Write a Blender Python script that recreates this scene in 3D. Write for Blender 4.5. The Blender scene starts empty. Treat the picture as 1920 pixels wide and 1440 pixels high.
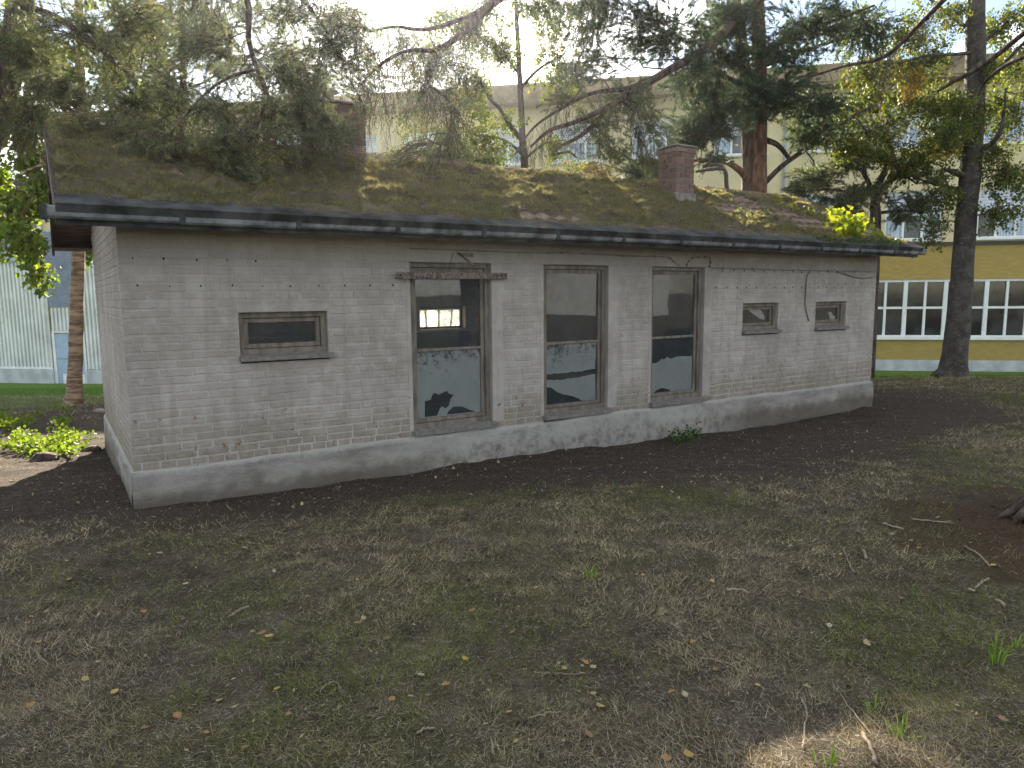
import bpy, bmesh, math, random
import numpy as np
from mathutils import Vector, Matrix
random.seed(7)
rng = np.random.default_rng(11)
S = bpy.context.scene
COL = S.collection

# ------------------------------------------------------------------ camera
CAM = np.array([-0.526, -6.938, 1.856])
YAW, PITCH, ROLL, FPX = math.radians(32.656), math.radians(7.065), math.radians(-0.503), 1347.25
FW = np.array([math.sin(YAW) * math.cos(PITCH), math.cos(YAW) * math.cos(PITCH), -math.sin(PITCH)])
_r = np.array([math.cos(YAW), -math.sin(YAW), 0.0]); _u = np.cross(_r, FW)
RT = _r * math.cos(ROLL) + _u * math.sin(ROLL)
UP = -_r * math.sin(ROLL) + _u * math.cos(ROLL)
FH = np.array([math.sin(YAW), math.cos(YAW)]); RH = np.array([math.cos(YAW), -math.sin(YAW)])
cam_d = bpy.data.cameras.new('camera'); cam = bpy.data.objects.new('camera', cam_d); COL.objects.link(cam)
cam.matrix_world = Matrix(((RT[0], UP[0], -FW[0], CAM[0]), (RT[1], UP[1], -FW[1], CAM[1]), (RT[2], UP[2], -FW[2], CAM[2]), (0, 0, 0, 1)))
cam_d.sensor_width = 36; cam_d.lens = FPX * 36 / 1920; cam_d.clip_start = 0.05; cam_d.clip_end = 2000
S.camera = cam

# ------------------------------------------------------------------ light
SUN_EL, SUN_AZ = math.radians(25.0), math.radians(24.9)
SUN = Vector((math.sin(SUN_AZ) * math.cos(SUN_EL), math.cos(SUN_AZ) * math.cos(SUN_EL), math.sin(SUN_EL)))
sd = bpy.data.lights.new('sun', 'SUN'); sd.energy = 4.5; sd.angle = math.radians(0.6); sd.color = (1.0, 0.88, 0.70)
so = bpy.data.objects.new('sun', sd); COL.objects.link(so); so.rotation_euler = SUN.to_track_quat('Z', 'Y').to_euler()
so.location = (8, 20, 30)
W = bpy.data.worlds.new('World'); S.world = W; W.use_nodes = True
wt = W.node_tree; wt.nodes.clear()
def wn(t, **k):
    n = wt.nodes.new(t)
    for a, b in k.items(): setattr(n, a, b)
    return n
out = wn('ShaderNodeOutputWorld'); bg = wn('ShaderNodeBackground'); bg.inputs[1].default_value = 0.10
sky = wn('ShaderNodeTexSky', sky_type='NISHITA', sun_disc=False, sun_elevation=SUN_EL, sun_rotation=SUN_AZ, dust_density=0.4, air_density=1.0, ozone_density=1.2)
tc = wn('ShaderNodeTexCoord'); mp = wn('ShaderNodeMapping'); mp.inputs['Scale'].default_value = (1, 1, 2.6)
wt.links.new(tc.outputs['Generated'], mp.inputs[0])
nz = wn('ShaderNodeTexNoise'); nz.inputs['Scale'].default_value = 3.1; nz.inputs['Detail'].default_value = 7; nz.inputs['Roughness'].default_value = 0.58
wt.links.new(mp.outputs[0], nz.inputs['Vector'])
rp = wn('ShaderNodeValToRGB'); rp.color_ramp.elements[0].position = 0.50; rp.color_ramp.elements[1].position = 0.60
wt.links.new(nz.outputs['Fac'], rp.inputs[0])
dt = wn('ShaderNodeVectorMath', operation='DOT_PRODUCT'); dt.inputs[1].default_value = SUN
wt.links.new(tc.outputs['Generated'], dt.inputs[0])
cl = wn('ShaderNodeMath', operation='MAXIMUM'); cl.inputs[1].default_value = 0; wt.links.new(dt.outputs['Value'], cl.inputs[0])
pw = wn('ShaderNodeMath', operation='POWER'); pw.inputs[1].default_value = 26; wt.links.new(cl.outputs[0], pw.inputs[0])
gl = wn('ShaderNodeMath', operation='MULTIPLY_ADD'); gl.inputs[1].default_value = 16.0; gl.inputs[2].default_value = 5.2
wt.links.new(pw.outputs[0], gl.inputs[0])                    # clouds scatter forward: far brighter near the sun
cc = wn('ShaderNodeVectorMath', operation='SCALE'); cc.inputs[0].default_value = (1.0, 0.965, 0.92)
wt.links.new(gl.outputs[0], cc.inputs['Scale'])
mx = wn('ShaderNodeMix', data_type='RGBA'); wt.links.new(rp.outputs[0], mx.inputs['Factor'])
sk = wn('ShaderNodeVectorMath', operation='SCALE'); sk.inputs['Scale'].default_value = 0.36; wt.links.new(sky.outputs[0], sk.inputs[0]); wt.links.new(sk.outputs[0], mx.inputs['A']); wt.links.new(cc.outputs[0], mx.inputs['B'])
wt.links.new(mx.outputs['Result'], bg.inputs[0]); wt.links.new(bg.outputs[0], out.inputs[0])
S.view_settings.view_transform = 'Standard'; S.view_settings.look = 'None'; S.view_settings.gamma = 1
S.view_settings.exposure = 2.72
S.cycles.use_denoising = True
S.cycles.max_bounces = 8; S.cycles.transparent_max_bounces = 12; S.cycles.caustics_reflective = False; S.cycles.caustics_refractive = False

# ------------------------------------------------------------------ helpers
def ray(x, y): return FW + RT * ((x - 960) / FPX) + UP * ((720 - y) / FPX)
def P(x, y, depth): return CAM + ray(x, y) * depth
def hit(x, y, ax, v):
    d = ray(x, y); return CAM + d * ((v - CAM[ax]) / d[ax])
def unit(v):
    v = np.asarray(v, float); return v / (np.linalg.norm(v, axis=-1, keepdims=True) + 1e-12)
def vnoise(x, y, seed=0):
    x = np.asarray(x, float); y = np.asarray(y, float)
    xi = np.floor(x).astype(np.int64); yi = np.floor(y).astype(np.int64); fx = x - xi; fy = y - yi
    def h(a, b):
        n = (a * 374761393 + b * 668265263 + seed * 1442695041) & 0xFFFFFFFF
        n = ((n ^ (n >> 13)) * 1274126177) & 0xFFFFFFFF
        return ((n ^ (n >> 16)) & 0xFFFFFF) / 0xFFFFFF
    ux = fx * fx * (3 - 2 * fx); uy = fy * fy * (3 - 2 * fy)
    a = h(xi, yi); b = h(xi + 1, yi); c = h(xi, yi + 1); d = h(xi + 1, yi + 1)
    return (a * (1 - ux) + b * ux) * (1 - uy) + (c * (1 - ux) + d * ux) * uy
def fbm(x, y, o=4, seed=0):
    s = 0; a = 0.5; x = np.asarray(x, float); y = np.asarray(y, float)
    for k in range(o):
        s = s + a * vnoise(x, y, seed + k * 17); x = x * 2.03 + 11.3; y = y * 2.03 + 5.7; a *= 0.5
    return s / (1 - 0.5 ** o)
def sst(a, b, x):
    t = np.clip((np.asarray(x, float) - a) / (b - a), 0, 1); return t * t * (3 - 2 * t)
def gh(x, y):
    x = np.asarray(x, float); y = np.asarray(y, float)
    d = (x - CAM[0]) * FH[0] + (y - CAM[1]) * FH[1]; l = (x - CAM[0]) * RH[0] + (y - CAM[1]) * RH[1]
    z = np.interp(d, [-60, -30, -8, 0, 4, 6.6, 9.4, 12, 15, 27, 60], [1.6, 1.2, .4, .2, .05, .03, -.08, -.13, -.28, -1.4, -1.6])
    z = z + sst(4.5, 10, l) * sst(9, 15, d) * (1 - sst(17, 25, d)) * .30 + sst(3, 9, l) * sst(22, 25, d) * .12
    near = 1 - sst(14, 20, np.abs(d))
    z = z + near * ((fbm(x * .9, y * .9, 3, 3) - .5) * .12 + (fbm(x * 5, y * 5, 4, 5) - .5) * .06)
    return z
def link(o, parent=None, label=None, cat=None, group=None, kind=None):
    COL.objects.link(o)
    if parent is not None: o.parent = parent
    if label: o['label'] = label
    if cat: o['category'] = cat
    if group: o['group'] = group
    if kind: o['kind'] = kind
    return o
def empty(name, loc=(0, 0, 0), **k):
    o = bpy.data.objects.new(name, None); o.empty_display_size = .2
    link(o, **k); o.location = loc
    return o
def np_mesh(name, V, n, col=None, smooth=False):
    """V: (k*n,3) vertices, every n consecutive ones are a face"""
    me = bpy.data.meshes.new(name); V = np.asarray(V, np.float32); k = len(V) // n
    me.vertices.add(len(V)); me.vertices.foreach_set('co', V.ravel())
    me.loops.add(k * n); me.loops.foreach_set('vertex_index', np.arange(k * n, dtype=np.int32))
    me.polygons.add(k); me.polygons.foreach_set('loop_start', np.arange(0, k * n, n, dtype=np.int32))
    if col is not None:
        a = me.color_attributes.new('col', 'FLOAT_COLOR', 'POINT')
        c = np.ones((len(V), 4), np.float32); c[:, :3] = col; a.data.foreach_set('color', c.ravel())
    me.update(calc_edges=True); me.validate()
    return me
def grid_mesh(name, V, nu, nv, smooth=True):
    """V (nu*nv,3), index i*nv+j"""
    me = bpy.data.meshes.new(name); V = np.asarray(V, np.float32)
    i, j = np.meshgrid(np.arange(nu - 1), np.arange(nv - 1), indexing='ij'); a = (i * nv + j).ravel()
    F = np.stack([a, a + nv, a + nv + 1, a + 1], 1).astype(np.int32); k = len(F)
    me.vertices.add(len(V)); me.vertices.foreach_set('co', V.ravel())
    me.loops.add(k * 4); me.loops.foreach_set('vertex_index', F.ravel())
    me.polygons.add(k); me.polygons.foreach_set('loop_start', np.arange(0, k * 4, 4, dtype=np.int32))
    if smooth: me.polygons.foreach_set('use_smooth', np.ones(k, bool))
    me.update(calc_edges=True)
    return me
def obj(name, me, m, parent=None, **k):
    o = bpy.data.objects.new(name, me)
    if m is not None: me.materials.clear(); me.materials.append(m)
    return link(o, parent, **k)
class MB:
    def __init__(s): s.v = []; s.f = []; s.c = []
    def quad(s, a, b, c, d):
        i = len(s.v); s.v += [tuple(a), tuple(b), tuple(c), tuple(d)]; s.f.append((i, i + 1, i + 2, i + 3)); return s
    def poly(s, pts):
        i = len(s.v); s.v += [tuple(p) for p in pts]; s.f.append(tuple(range(i, i + len(pts)))); return s
    def box(s, x0, x1, y0, y1, z0, z1, fr=None):
        """axis box, or in a frame fr=(origin, ex, ey, ez)"""
        p = [(x0, y0, z0), (x1, y0, z0), (x1, y1, z0), (x0, y1, z0), (x0, y0, z1), (x1, y0, z1), (x1, y1, z1), (x0, y1, z1)]
        if fr is not None:
            o, a, b, c = [np.asarray(q, float) for q in fr]; p = [tuple(o + a * q[0] + b * q[1] + c * q[2]) for q in p]
        i = len(s.v); s.v += p
        for q in ((0, 3, 2, 1), (4, 5, 6, 7), (0, 1, 5, 4), (1, 2, 6, 5), (2, 3, 7, 6), (3, 0, 4, 7)): s.f.append(tuple(i + w for w in q))
        return s
    def tube(s, pts, rad, n=6, cap=True):
        pts = np.asarray(pts, float); m = len(pts); rad = np.broadcast_to(np.asarray(rad, float), (m,))
        t = np.gradient(pts, axis=0); t = unit(t)
        ref = np.array([0.3, 0.2, 1.0]) if abs(t[0][2]) < .8 else np.array([1.0, .2, .1])
        i = len(s.v)
        for k in range(m):
            a = unit(np.cross(t[k], ref)); b = np.cross(t[k], a)
            for q in range(n):
                w = 2 * math.pi * q / n
                s.v.append(tuple(pts[k] + (a * math.cos(w) + b * math.sin(w)) * rad[k]))
        for k in range(m - 1):
            for q in range(n):
                q2 = (q + 1) % n
                s.f.append((i + k * n + q, i + k * n + q2, i + (k + 1) * n + q2, i + (k + 1) * n + q))
        if cap:
            s.f.append(tuple(i + q for q in range(n))[::-1]); s.f.append(tuple(i + (m - 1) * n + q for q in range(n)))
        return s
    def mesh(s, name, smooth=False):
        me = bpy.data.meshes.new(name); me.from_pydata(s.v, [], s.f)
        if smooth: me.polygons.foreach_set('use_smooth', np.ones(len(me.polygons), bool))
        me.update(); return me
    def build(s, name, m, parent=None, smooth=False, bevel=0, **k):
        me = s.mesh(name, smooth); o = obj(name, me, m, parent, **k)
        if bevel:
            b = o.modifiers.new('bevel', 'BEVEL'); b.width = bevel; b.segments = 1; b.limit_method = 'ANGLE'
        return o
def curve(pts, n=10):
    """Catmull-Rom through points (rows may carry extra columns such as the radius)"""
    p = np.asarray(pts, float); p = np.vstack([2 * p[0] - p[1], p, 2 * p[-1] - p[-2]]); o = []
    for i in range(1, len(p) - 2):
        for t in np.linspace(0, 1, n, endpoint=False):
            a, b, c, d = p[i - 1], p[i], p[i + 1], p[i + 2]
            o.append(.5 * (2 * b + (c - a) * t + (2 * a - 5 * b + 4 * c - d) * t * t + (3 * b - a - 3 * c + d) * t ** 3))
    o.append(p[-2]); return np.array(o)

# ------------------------------------------------------------------ materials
class NT:
    def __init__(s, name):
        s.m = bpy.data.materials.new(name); s.m.use_nodes = True; s.t = s.m.node_tree; s.t.nodes.clear()
        s.out = s.t.nodes.new('ShaderNodeOutputMaterial')
    def n(s, t, ins=None, **k):
        q = s.t.nodes.new('ShaderNode' + t)
        for a, b in k.items(): setattr(q, a, b)
        for a, b in (ins or {}).items(): s.put(q, a, b)
        return q
    def put(s, q, key, v):
        i = q.inputs[key]
        if isinstance(v, bpy.types.NodeSocket): s.t.links.new(v, i)
        elif isinstance(v, (tuple, list)) and i.type == 'RGBA' and len(v) == 3: i.default_value = (*v, 1)
        else: i.default_value = v
    def pos(s): return s.n('NewGeometry').outputs['Position']
    def objc(s): return s.n('TexCoord').outputs['Object']
    def noise(s, vec, scale, detail=4, rough=.55, sc=None):
        if sc: vec = s.n('Mapping', {'Vector': vec, 'Scale': sc}).outputs[0]
        return s.n('TexNoise', {'Vector': vec, 'Scale': scale, 'Detail': detail, 'Roughness': rough}).outputs['Fac']
    def ramp(s, fac, a, b):
        return s.n('MapRange', {'Value': fac, 'From Min': a, 'From Max': b}, interpolation_type='SMOOTHSTEP').outputs[0]
    def mix(s, f, a, b, blend='MIX'):
        q = s.n('Mix', data_type='RGBA', blend_type=blend); s.put(q, 'Factor', f); s.put(q, 'A', a); s.put(q, 'B', b); return q.outputs['Result']
    def math(s, op, a, b=0.0, c=None):
        q = s.n('Math', operation=op); s.put(q, 0, a); s.put(q, 1, b)
        if c is not None: s.put(q, 2, c)
        return q.outputs[0]
    def bump(s, h, strength=.3, dist=.01):
        return s.n('Bump', {'Height': h, 'Strength': strength, 'Distance': dist}).outputs[0]
    def attr(s, name='col'): return s.n('Attribute', attribute_name=name).outputs
    def bsdf(s, color, rough=.8, normal=None, spec=.3, metal=0.0):
        ins = {'Base Color': color, 'Roughness': rough, 'Specular IOR Level': spec, 'Metallic': metal}
        if normal is not None: ins['Normal'] = normal
        q = s.n('BsdfPrincipled', ins); return q.outputs[0]
    def done(s, sh): s.t.links.new(sh, s.out.inputs[0]); return s.m
def plain(name, c, rough=.7, var=.18, scale=9, spec=.3, metal=0, bump=.15, bs=60, stretch=None, bd=.004):
    t = NT(name); p = t.objc(); n = t.noise(p, scale, 5, .6, stretch); n2 = t.noise(p, bs, 3, .6, stretch)
    lo = tuple(x * (1 - var * 1.6) for x in c); hi = tuple(min(1, x * (1 + var)) for x in c)
    return t.done(t.bsdf(t.mix(t.ramp(n, .3, .7), lo, hi), rough, t.bump(n2, bump, bd), spec, metal))
M = {}
M['wood_frame'] = plain('weathered_wood', (.17, .145, .118), .75, .25, 14, stretch=(1, 1, .25))
M['sill'] = plain('grey_sill', (.20, .185, .165), .85, .2, 20)
M['dark_wood'] = plain('dark_stained_wood', (.075, .052, .04), .7, .3, 12, stretch=(.3, 1, 1))
M['soffit'] = plain('brown_soffit_board', (.12, .082, .062), .75, .35, 8, stretch=(.3, 2, 1))
M['zinc'] = plain('weathered_zinc', (.15, .16, .165), .7, .45, 5, .3, .15)
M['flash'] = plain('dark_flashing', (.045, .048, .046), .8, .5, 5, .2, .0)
M['rust'] = plain('rusty_painted_steel', (.17, .13, .11), .7, .5, 40)
M['cable'] = plain('old_grey_cable', (.17, .155, .14), .7, .2)
M['hole'] = plain('dark_hole', (.03, .027, .024), .9, .2)
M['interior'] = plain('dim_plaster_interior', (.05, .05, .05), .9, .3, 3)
M['tile'] = plain('weathered_clay_tile', (.17, .12, .095), .85, .35, 7)
M['mortar_cap'] = plain('chimney_cement', (.22, .205, .19), .9, .25, 10)
M['white_frame'] = plain('white_window_paint', (.74, .76, .76), .5, .05, 4)
M['blind'] = plain('white_blind', (.62, .67, .74), .55, .06, 4)
M['door_blue'] = plain('pale_blue_door', (.36, .46, .60), .5, .06, 3)
M['pale_flat'] = plain('pale_matte', (.72, .69, .62), .9, .15, 30)
M['concrete'] = plain('pale_concrete', (.48, .50, .52), .85, .15, 2)
M['cream'] = plain('cream_plaster', (.62, .54, .33), .9, .08, .6)
M['brown_eave'] = plain('brown_eave', (.27, .21, .13), .8, .2, 2)
M['roof_felt'] = plain('dark_roof_felt', (.06, .06, .06), .85, .2)
M['clad'] = plain('pale_grey_green_cladding', (.66, .68, .66), .5, .10, 1.2, .4)
M['grille'] = plain('blue_grey_louvre', (.30, .36, .43), .5, .1, 3)
M['bark_pine_low'] = plain('pine_bark', (.085, .062, .05), .95, .45, 14, bump=1.0, bs=17, stretch=(1, 1, .28), bd=.035)
M['bark_pine'] = plain('reddish_pine_bark', (.15, .085, .055), .95, .45, 12, bump=1.0, bs=14, stretch=(1, 1, .32), bd=.03)
M['twig'] = plain('brown_twig', (.085, .068, .055), .95, .3, 20)
M['stick'] = plain('bleached_stick', (.24, .195, .145), .9, .25, 30)
M['dark_stick'] = plain('dark_stick', (.075, .06, .048), .9, .3, 30)
M['cone'] = plain('pine_cone', (.075, .055, .04), .9, .4, 60)
def bark_birch():
    t = NT('dark_birch_bark'); p = t.objc(); a = t.noise(p, 5, 5, .65); b = t.noise(p, 14, 4, .6, (1, 1, 3.5))
    c = t.mix(t.ramp(a, .35, .7), (.035, .03, .026), (.085, .075, .065)); c = t.mix(t.ramp(b, .60, .70), c, (.22, .20, .18))
    return t.done(t.bsdf(c, .9, t.bump(t.noise(p, 22, 4, .7, (1, 1, .5)), .9, .03)))
M['bark_birch'] = bark_birch()
def bark_banded():
    t = NT('banded_brown_bark'); p = t.objc(); w = t.noise(p, 9, 4, .6, (.35, .35, 2.2)); a = t.noise(p, 4, 4)
    c = t.mix(t.ramp(w, .38, .62), (.10, .065, .042), (.30, .21, .14)); c = t.mix(t.ramp(a, .55, .75), c, (.17, .16, .12))
    return t.done(t.bsdf(c, .8, t.bump(w, .6, .02)))
M['bark_banded'] = bark_banded()
def foliage(name, trans=.45, rough=.55, spec=.25, tint=(1.0, .95, .25)):
    """two-sided leaf: diffuse plus light coming through"""
    t = NT(name); c = t.attr()['Color']
    d = t.bsdf(c, rough, None, spec)
    tr = t.n('BsdfTranslucent', {'Color': t.mix(.75, c, tint, 'MULTIPLY')}).outputs[0]
    ad = t.n('MixShader', {0: trans, 1: d, 2: tr}).outputs[0]
    return t.done(ad)
M['leaf'] = foliage('broad_leaf', .55)
M['needle'] = foliage('pine_needle', .48, .5, .4, (1, .98, .55))
M['grass'] = foliage('grass_blade', .3, .7, .15, (1, .98, .6))
M['moss_fuzz'] = foliage('moss_fuzz', .6, .9, .05, (1, .97, .7))
M['dry'] = foliage('dry_litter', .1, .9, .1)
def glass():
    t = NT('window_glass'); p = t.objc()
    fr = t.n('Fresnel', {'IOR': 1.5}).outputs[0]
    gl = t.n('BsdfGlossy', {'Color': (.95, .97, 1, 1), 'Roughness': .015, 'Normal': t.bump(t.noise(p, 2.5, 2), .04, .02)}).outputs[0]
    tr = t.n('BsdfTransparent', {'Color': (.86, .88, .87, 1)}).outputs[0]
    a = t.n('MixShader', {0: t.math('MULTIPLY_ADD', fr, 1.25, .0), 1: tr, 2: gl}).outputs[0]
    dirt_flare = t.ramp(t.noise(p, 7, 6, .7), .35, .9)
    df = t.n('BsdfDiffuse', {'Color': (.15, .19, .23, 1)}).outputs[0]  # dirt film; its blue-grey tint also paints lens flare over the glass
    return t.done(t.n('MixShader', {0: t.math('MULTIPLY_ADD', dirt_flare, .18, .10), 1: a, 2: df}).outputs[0])
M['glass'] = glass()
def frosted():
    t = NT('dusty_translucent_pane'); p = t.objc(); n = t.ramp(t.noise(p, 30, 5, .7), .3, .62)
    a = t.n('BsdfTranslucent', {'Color': t.mix(n, (.30, .28, .24), (.85, .83, .75))}).outputs[0]
    return t.done(t.n('MixShader', {0: .35, 1: a, 2: t.n('BsdfTransparent', {'Color': (.9, .9, .85, 1)}).outputs[0]}).outputs[0])
M['frosted'] = frosted()
def whitewash():
    t = NT('old_whitewash_film'); p = t.objc(); n = t.noise(p, 16, 7, .72); n2 = t.noise(p, 5, 4, .6)
    v = t.n('SeparateXYZ', {0: p}).outputs
    k = t.math('ADD', t.math('MULTIPLY_ADD', n, .75, -.12), t.math('MULTIPLY', n2, .45))
    # the film is thin and worn near its upper edge, thick below
    k = t.math('ADD', k, t.math('MULTIPLY', t.math('SUBTRACT', .92, v[2]), .62))
    a = t.math('MULTIPLY', t.ramp(k, .14, .40), .93)
    d = t.n('BsdfDiffuse', {'Color': (.62, .63, .62, 1)}).outputs[0]
    e = t.n('BsdfTransparent', {'Color': (.9, .9, .9, 1)}).outputs[0]
    return t.done(t.n('MixShader', {0: a, 1: e, 2: d}).outputs[0])
M['film'] = whitewash()
def dark_pane():
    t = NT('dark_office_glass'); p = t.objc()
    return t.done(t.bsdf(t.mix(t.ramp(t.noise(p, .8, 3), .4, .6), (.015, .016, .018), (.05, .05, .05)), .06, None, .6))
M['pane_dark'] = dark_pane()
def light_pane():
    t = NT('curtained_office_glass'); p = t.objc(); n = t.noise(p, 3, 2, .5, (6, 6, .2))
    return t.done(t.bsdf(t.mix(t.ramp(n, .35, .65), (.22, .29, .38), (.40, .48, .58)), .12, None, .6))
M['pane_light'] = light_pane()
def office_brick():
    t = NT('yellow_facing_brick'); p = t.objc()
    b = t.n('TexBrick', {'Vector': t.n('Mapping', {'Vector': p, 'Rotation': (math.pi / 2, 0, 0)}).outputs[0], 'Color1': (.44, .31, .085, 1), 'Color2': (.36, .25, .07, 1), 'Mortar': (.30, .25, .12, 1),
                         'Scale': 1.0, 'Brick Width': .25, 'Row Height': .075, 'Mortar Size': .006}).outputs[0]
    return t.done(t.bsdf(t.mix(t.math('MULTIPLY', t.ramp(t.noise(p, .7, 4), .3, .7), .35), b, (.33, .245, .09)), .9))
M['office_brick'] = office_brick()
def wall_paint(mortar):
    """chalky off-white paint on brick; worn to bare buff brick low at the left corner, chipped to red here and there"""
    t = NT('painted_mortar' if mortar else 'painted_brick'); p = t.pos(); v = t.n('SeparateXYZ', {0: p}).outputs
    n1 = t.noise(p, 1.1, 5, .6); n2 = t.noise(p, 7, 6, .65); n3 = t.noise(p, 28, 4, .6); n4 = t.noise(p, 3.1, 6, .72)
    base = t.mix(t.ramp(n1, .35, .68), (.275, .246, .218), (.40, .366, .332))
    base = t.mix(t.math('MULTIPLY', t.ramp(n2, .42, .72), .55), base, (.455, .428, .398))
    streak = t.noise(p, 3.0, 5, .65, (3.2, 3.2, .22))
    base = t.mix(t.math('MULTIPLY', t.ramp(streak, .50, .72), .5), base, (.225, .20, .175))
    if mortar: base = t.mix(.06, base, (.47, .45, .42))
    else:
        tone = t.attr('tone')['Fac']
        base = t.mix(t.math('MULTIPLY', t.ramp(tone, .35, 1.0), .30), base, (.25, .225, .195))
    # upper courses under the eaves are browner
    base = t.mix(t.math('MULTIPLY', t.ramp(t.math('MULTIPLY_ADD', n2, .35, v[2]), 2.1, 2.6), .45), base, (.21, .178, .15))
    # worn band near the ground
    low = t.math('MULTIPLY_ADD', n4, 1.3, t.math('MULTIPLY', v[2], -1.15))
    wear = t.ramp(low, -.42, .22)
    if mortar: base = t.mix(t.math('MULTIPLY', wear, .22), base, (.40, .38, .345))
    else:
        bare = t.mix(t.ramp(n2, .35, .65), (.185, .16, .115), (.255, .225, .175))
        base = t.mix(t.math('MULTIPLY', wear, .78), base, bare)
    # chips showing red brick, mostly below one metre
    chip = t.math('ADD', t.math('MULTIPLY', t.ramp(v[2], 1.25, .45), .075), t.noise(p, 11, 7, .75))
    chipm = t.ramp(chip, .672, .70)
    base = t.mix(chipm, base, (.055, .05, .045) if mortar else t.mix(t.ramp(n3, .4, .6), (.26, .095, .055), (.36, .17, .10)))
    crack = t.ramp(t.noise(p, 5.5, 6, .75, (1, 1, 3.5)), .655, .675); base = t.mix(t.math('MULTIPLY', crack, .6), base, (.16, .135, .11)); pit = t.ramp(t.noise(p, 34, 3, .6), .69, .73)
    base = t.mix(t.math('MULTIPLY', pit, .75), base, (.10, .085, .07))
    h = t.math('ADD', t.math('MULTIPLY', n3, .6), t.math('MULTIPLY', t.noise(p, 90, 3, .6), .35)); h = t.math('ADD', h, t.math('MULTIPLY', t.noise(p, 13, 5, .7, (1, 1, 3.2)), .9))
    h = t.math('SUBTRACT', h, t.math('MULTIPLY', chipm, .8))
    return t.done(t.bsdf(base, .88, t.bump(h, .8, .008), .2))
M['brick'] = wall_paint(False); M['mortar'] = wall_paint(True)
def plinth_mat():
    t = NT('stained_cement_plinth'); p = t.pos(); v = t.n('SeparateXYZ', {0: p}).outputs
    a = t.noise(p, 2.2, 6, .65, (.6, .6, 1.6)); b = t.noise(p, 16, 5, .7)
    c = t.mix(t.ramp(a, .35, .66), (.17, .157, .138), (.31, .29, .262))
    c = t.mix(t.math('MULTIPLY', t.ramp(b, .5, .75), .5), c, (.34, .335, .315))
    up = t.ramp(t.math('MULTIPLY_ADD', b, .06, v[2]), .325, .375); c = t.mix(t.math('MULTIPLY', up, .6), c, (.40, .385, .36))
    g = t.ramp(t.noise(p, 4, 5, .7), .58, .75); c = t.mix(t.math('MULTIPLY', g, .4), c, (.17, .18, .11))
    splash = t.ramp(t.math('MULTIPLY_ADD', t.noise(p, 8, 6, .7), -.30, v[2]), .06, -.10); c = t.mix(t.math('MULTIPLY', splash, .7), c, (.085, .068, .05)); mid = t.math('MULTIPLY', t.ramp(v[0], 2.2, 3.4), t.ramp(v[0], 8.5, 6.8))   # whitewashed below the tall windows
    c = t.mix(t.math('MULTIPLY', mid, t.math('MULTIPLY', t.ramp(t.noise(p, 9, 7, .75), .30, .62), .75)), c, (.38, .36, .33))
    return t.done(t.bsdf(c, .92, t.bump(t.math('ADD', b, t.noise(p, 60, 3)), .7, .012), .2))
M['plinth'] = plinth_mat()
M['plaster'] = plain('smooth_painted_plaster', (.40, .39, .37), .85, .10, 5, .2, 0, .35, 30)
def chim():
    t = NT('chimney_brick'); p = t.pos(); tone = t.attr('tone')['Fac']; n = t.noise(p, 20, 5, .7)
    c = t.mix(tone, (.12, .078, .062), (.205, .135, .108)); c = t.mix(t.math('MULTIPLY', t.ramp(n, .5, .8), .5), c, (.22, .18, .15))
    return t.done(t.bsdf(c, .92, t.bump(n, .6, .01), .2))
M['chimney_brick'] = chim()
def moss_mat():
    t = NT('roof_moss'); p = t.pos(); a = t.noise(p, 3.0, 5, .65); b = t.noise(p, 22, 5, .7); c3 = t.noise(p, 9, 5, .7)
    c = t.mix(t.ramp(a, .36, .62), (.085, .076, .050), (.15, .125, .085))
    c = t.mix(t.ramp(c3, .52, .70), c, (.155, .145, .065)); c = t.mix(t.math('MULTIPLY', t.ramp(b, .5, .72), .65), c, (.13, .102, .074))
    return t.done(t.bsdf(c, .95, t.bump(t.math('ADD', b, t.noise(p, 80, 4, .7)), 1.0, .02), .1))
M['moss'] = moss_mat()
def ground_mat():
    t = NT('dry_lawn_and_soil'); p = t.pos(); a = t.noise(p, .8, 5, .6); b = t.noise(p, 5, 6, .7); c3 = t.noise(p, 40, 5, .75); d = t.noise(p, 130, 3, .7)
    m = t.attr('mask'); s = t.n('SeparateColor', {0: m['Color']}).outputs
    soil = t.mix(t.ramp(c3, .35, .68), (.034, .027, .021), (.095, .076, .060))
    soil = t.mix(t.math('MULTIPLY', t.ramp(d, .6, .72), .5), soil, (.13, .105, .075))
    dry = t.mix(t.ramp(b, .32, .66), (.055, .046, .032), (.145, .121, .085)); dry = t.mix(t.ramp(a, .45, .64), dry, (.084, .080, .040))
    dry = t.mix(t.math('MULTIPLY', t.ramp(c3, .48, .62), .75), dry, (.024, .020, .015))  # fine dark spots paint the shade of small hollows into the colour
    lawn = t.mix(t.ramp(b, .3, .7), (.075, .15, .025), (.13, .22, .04))
    red = t.mix(t.ramp(c3, .35, .65), (.035, .023, .016), (.10, .064, .044))
    c = t.mix(s[0], dry, soil); c = t.mix(s[1], c, lawn); c = t.mix(s[2], c, red)
    return t.done(t.bsdf(c, .95, t.bump(t.math('ADD', c3, d), .9, .02), .1))
M['ground'] = ground_mat()

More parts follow.
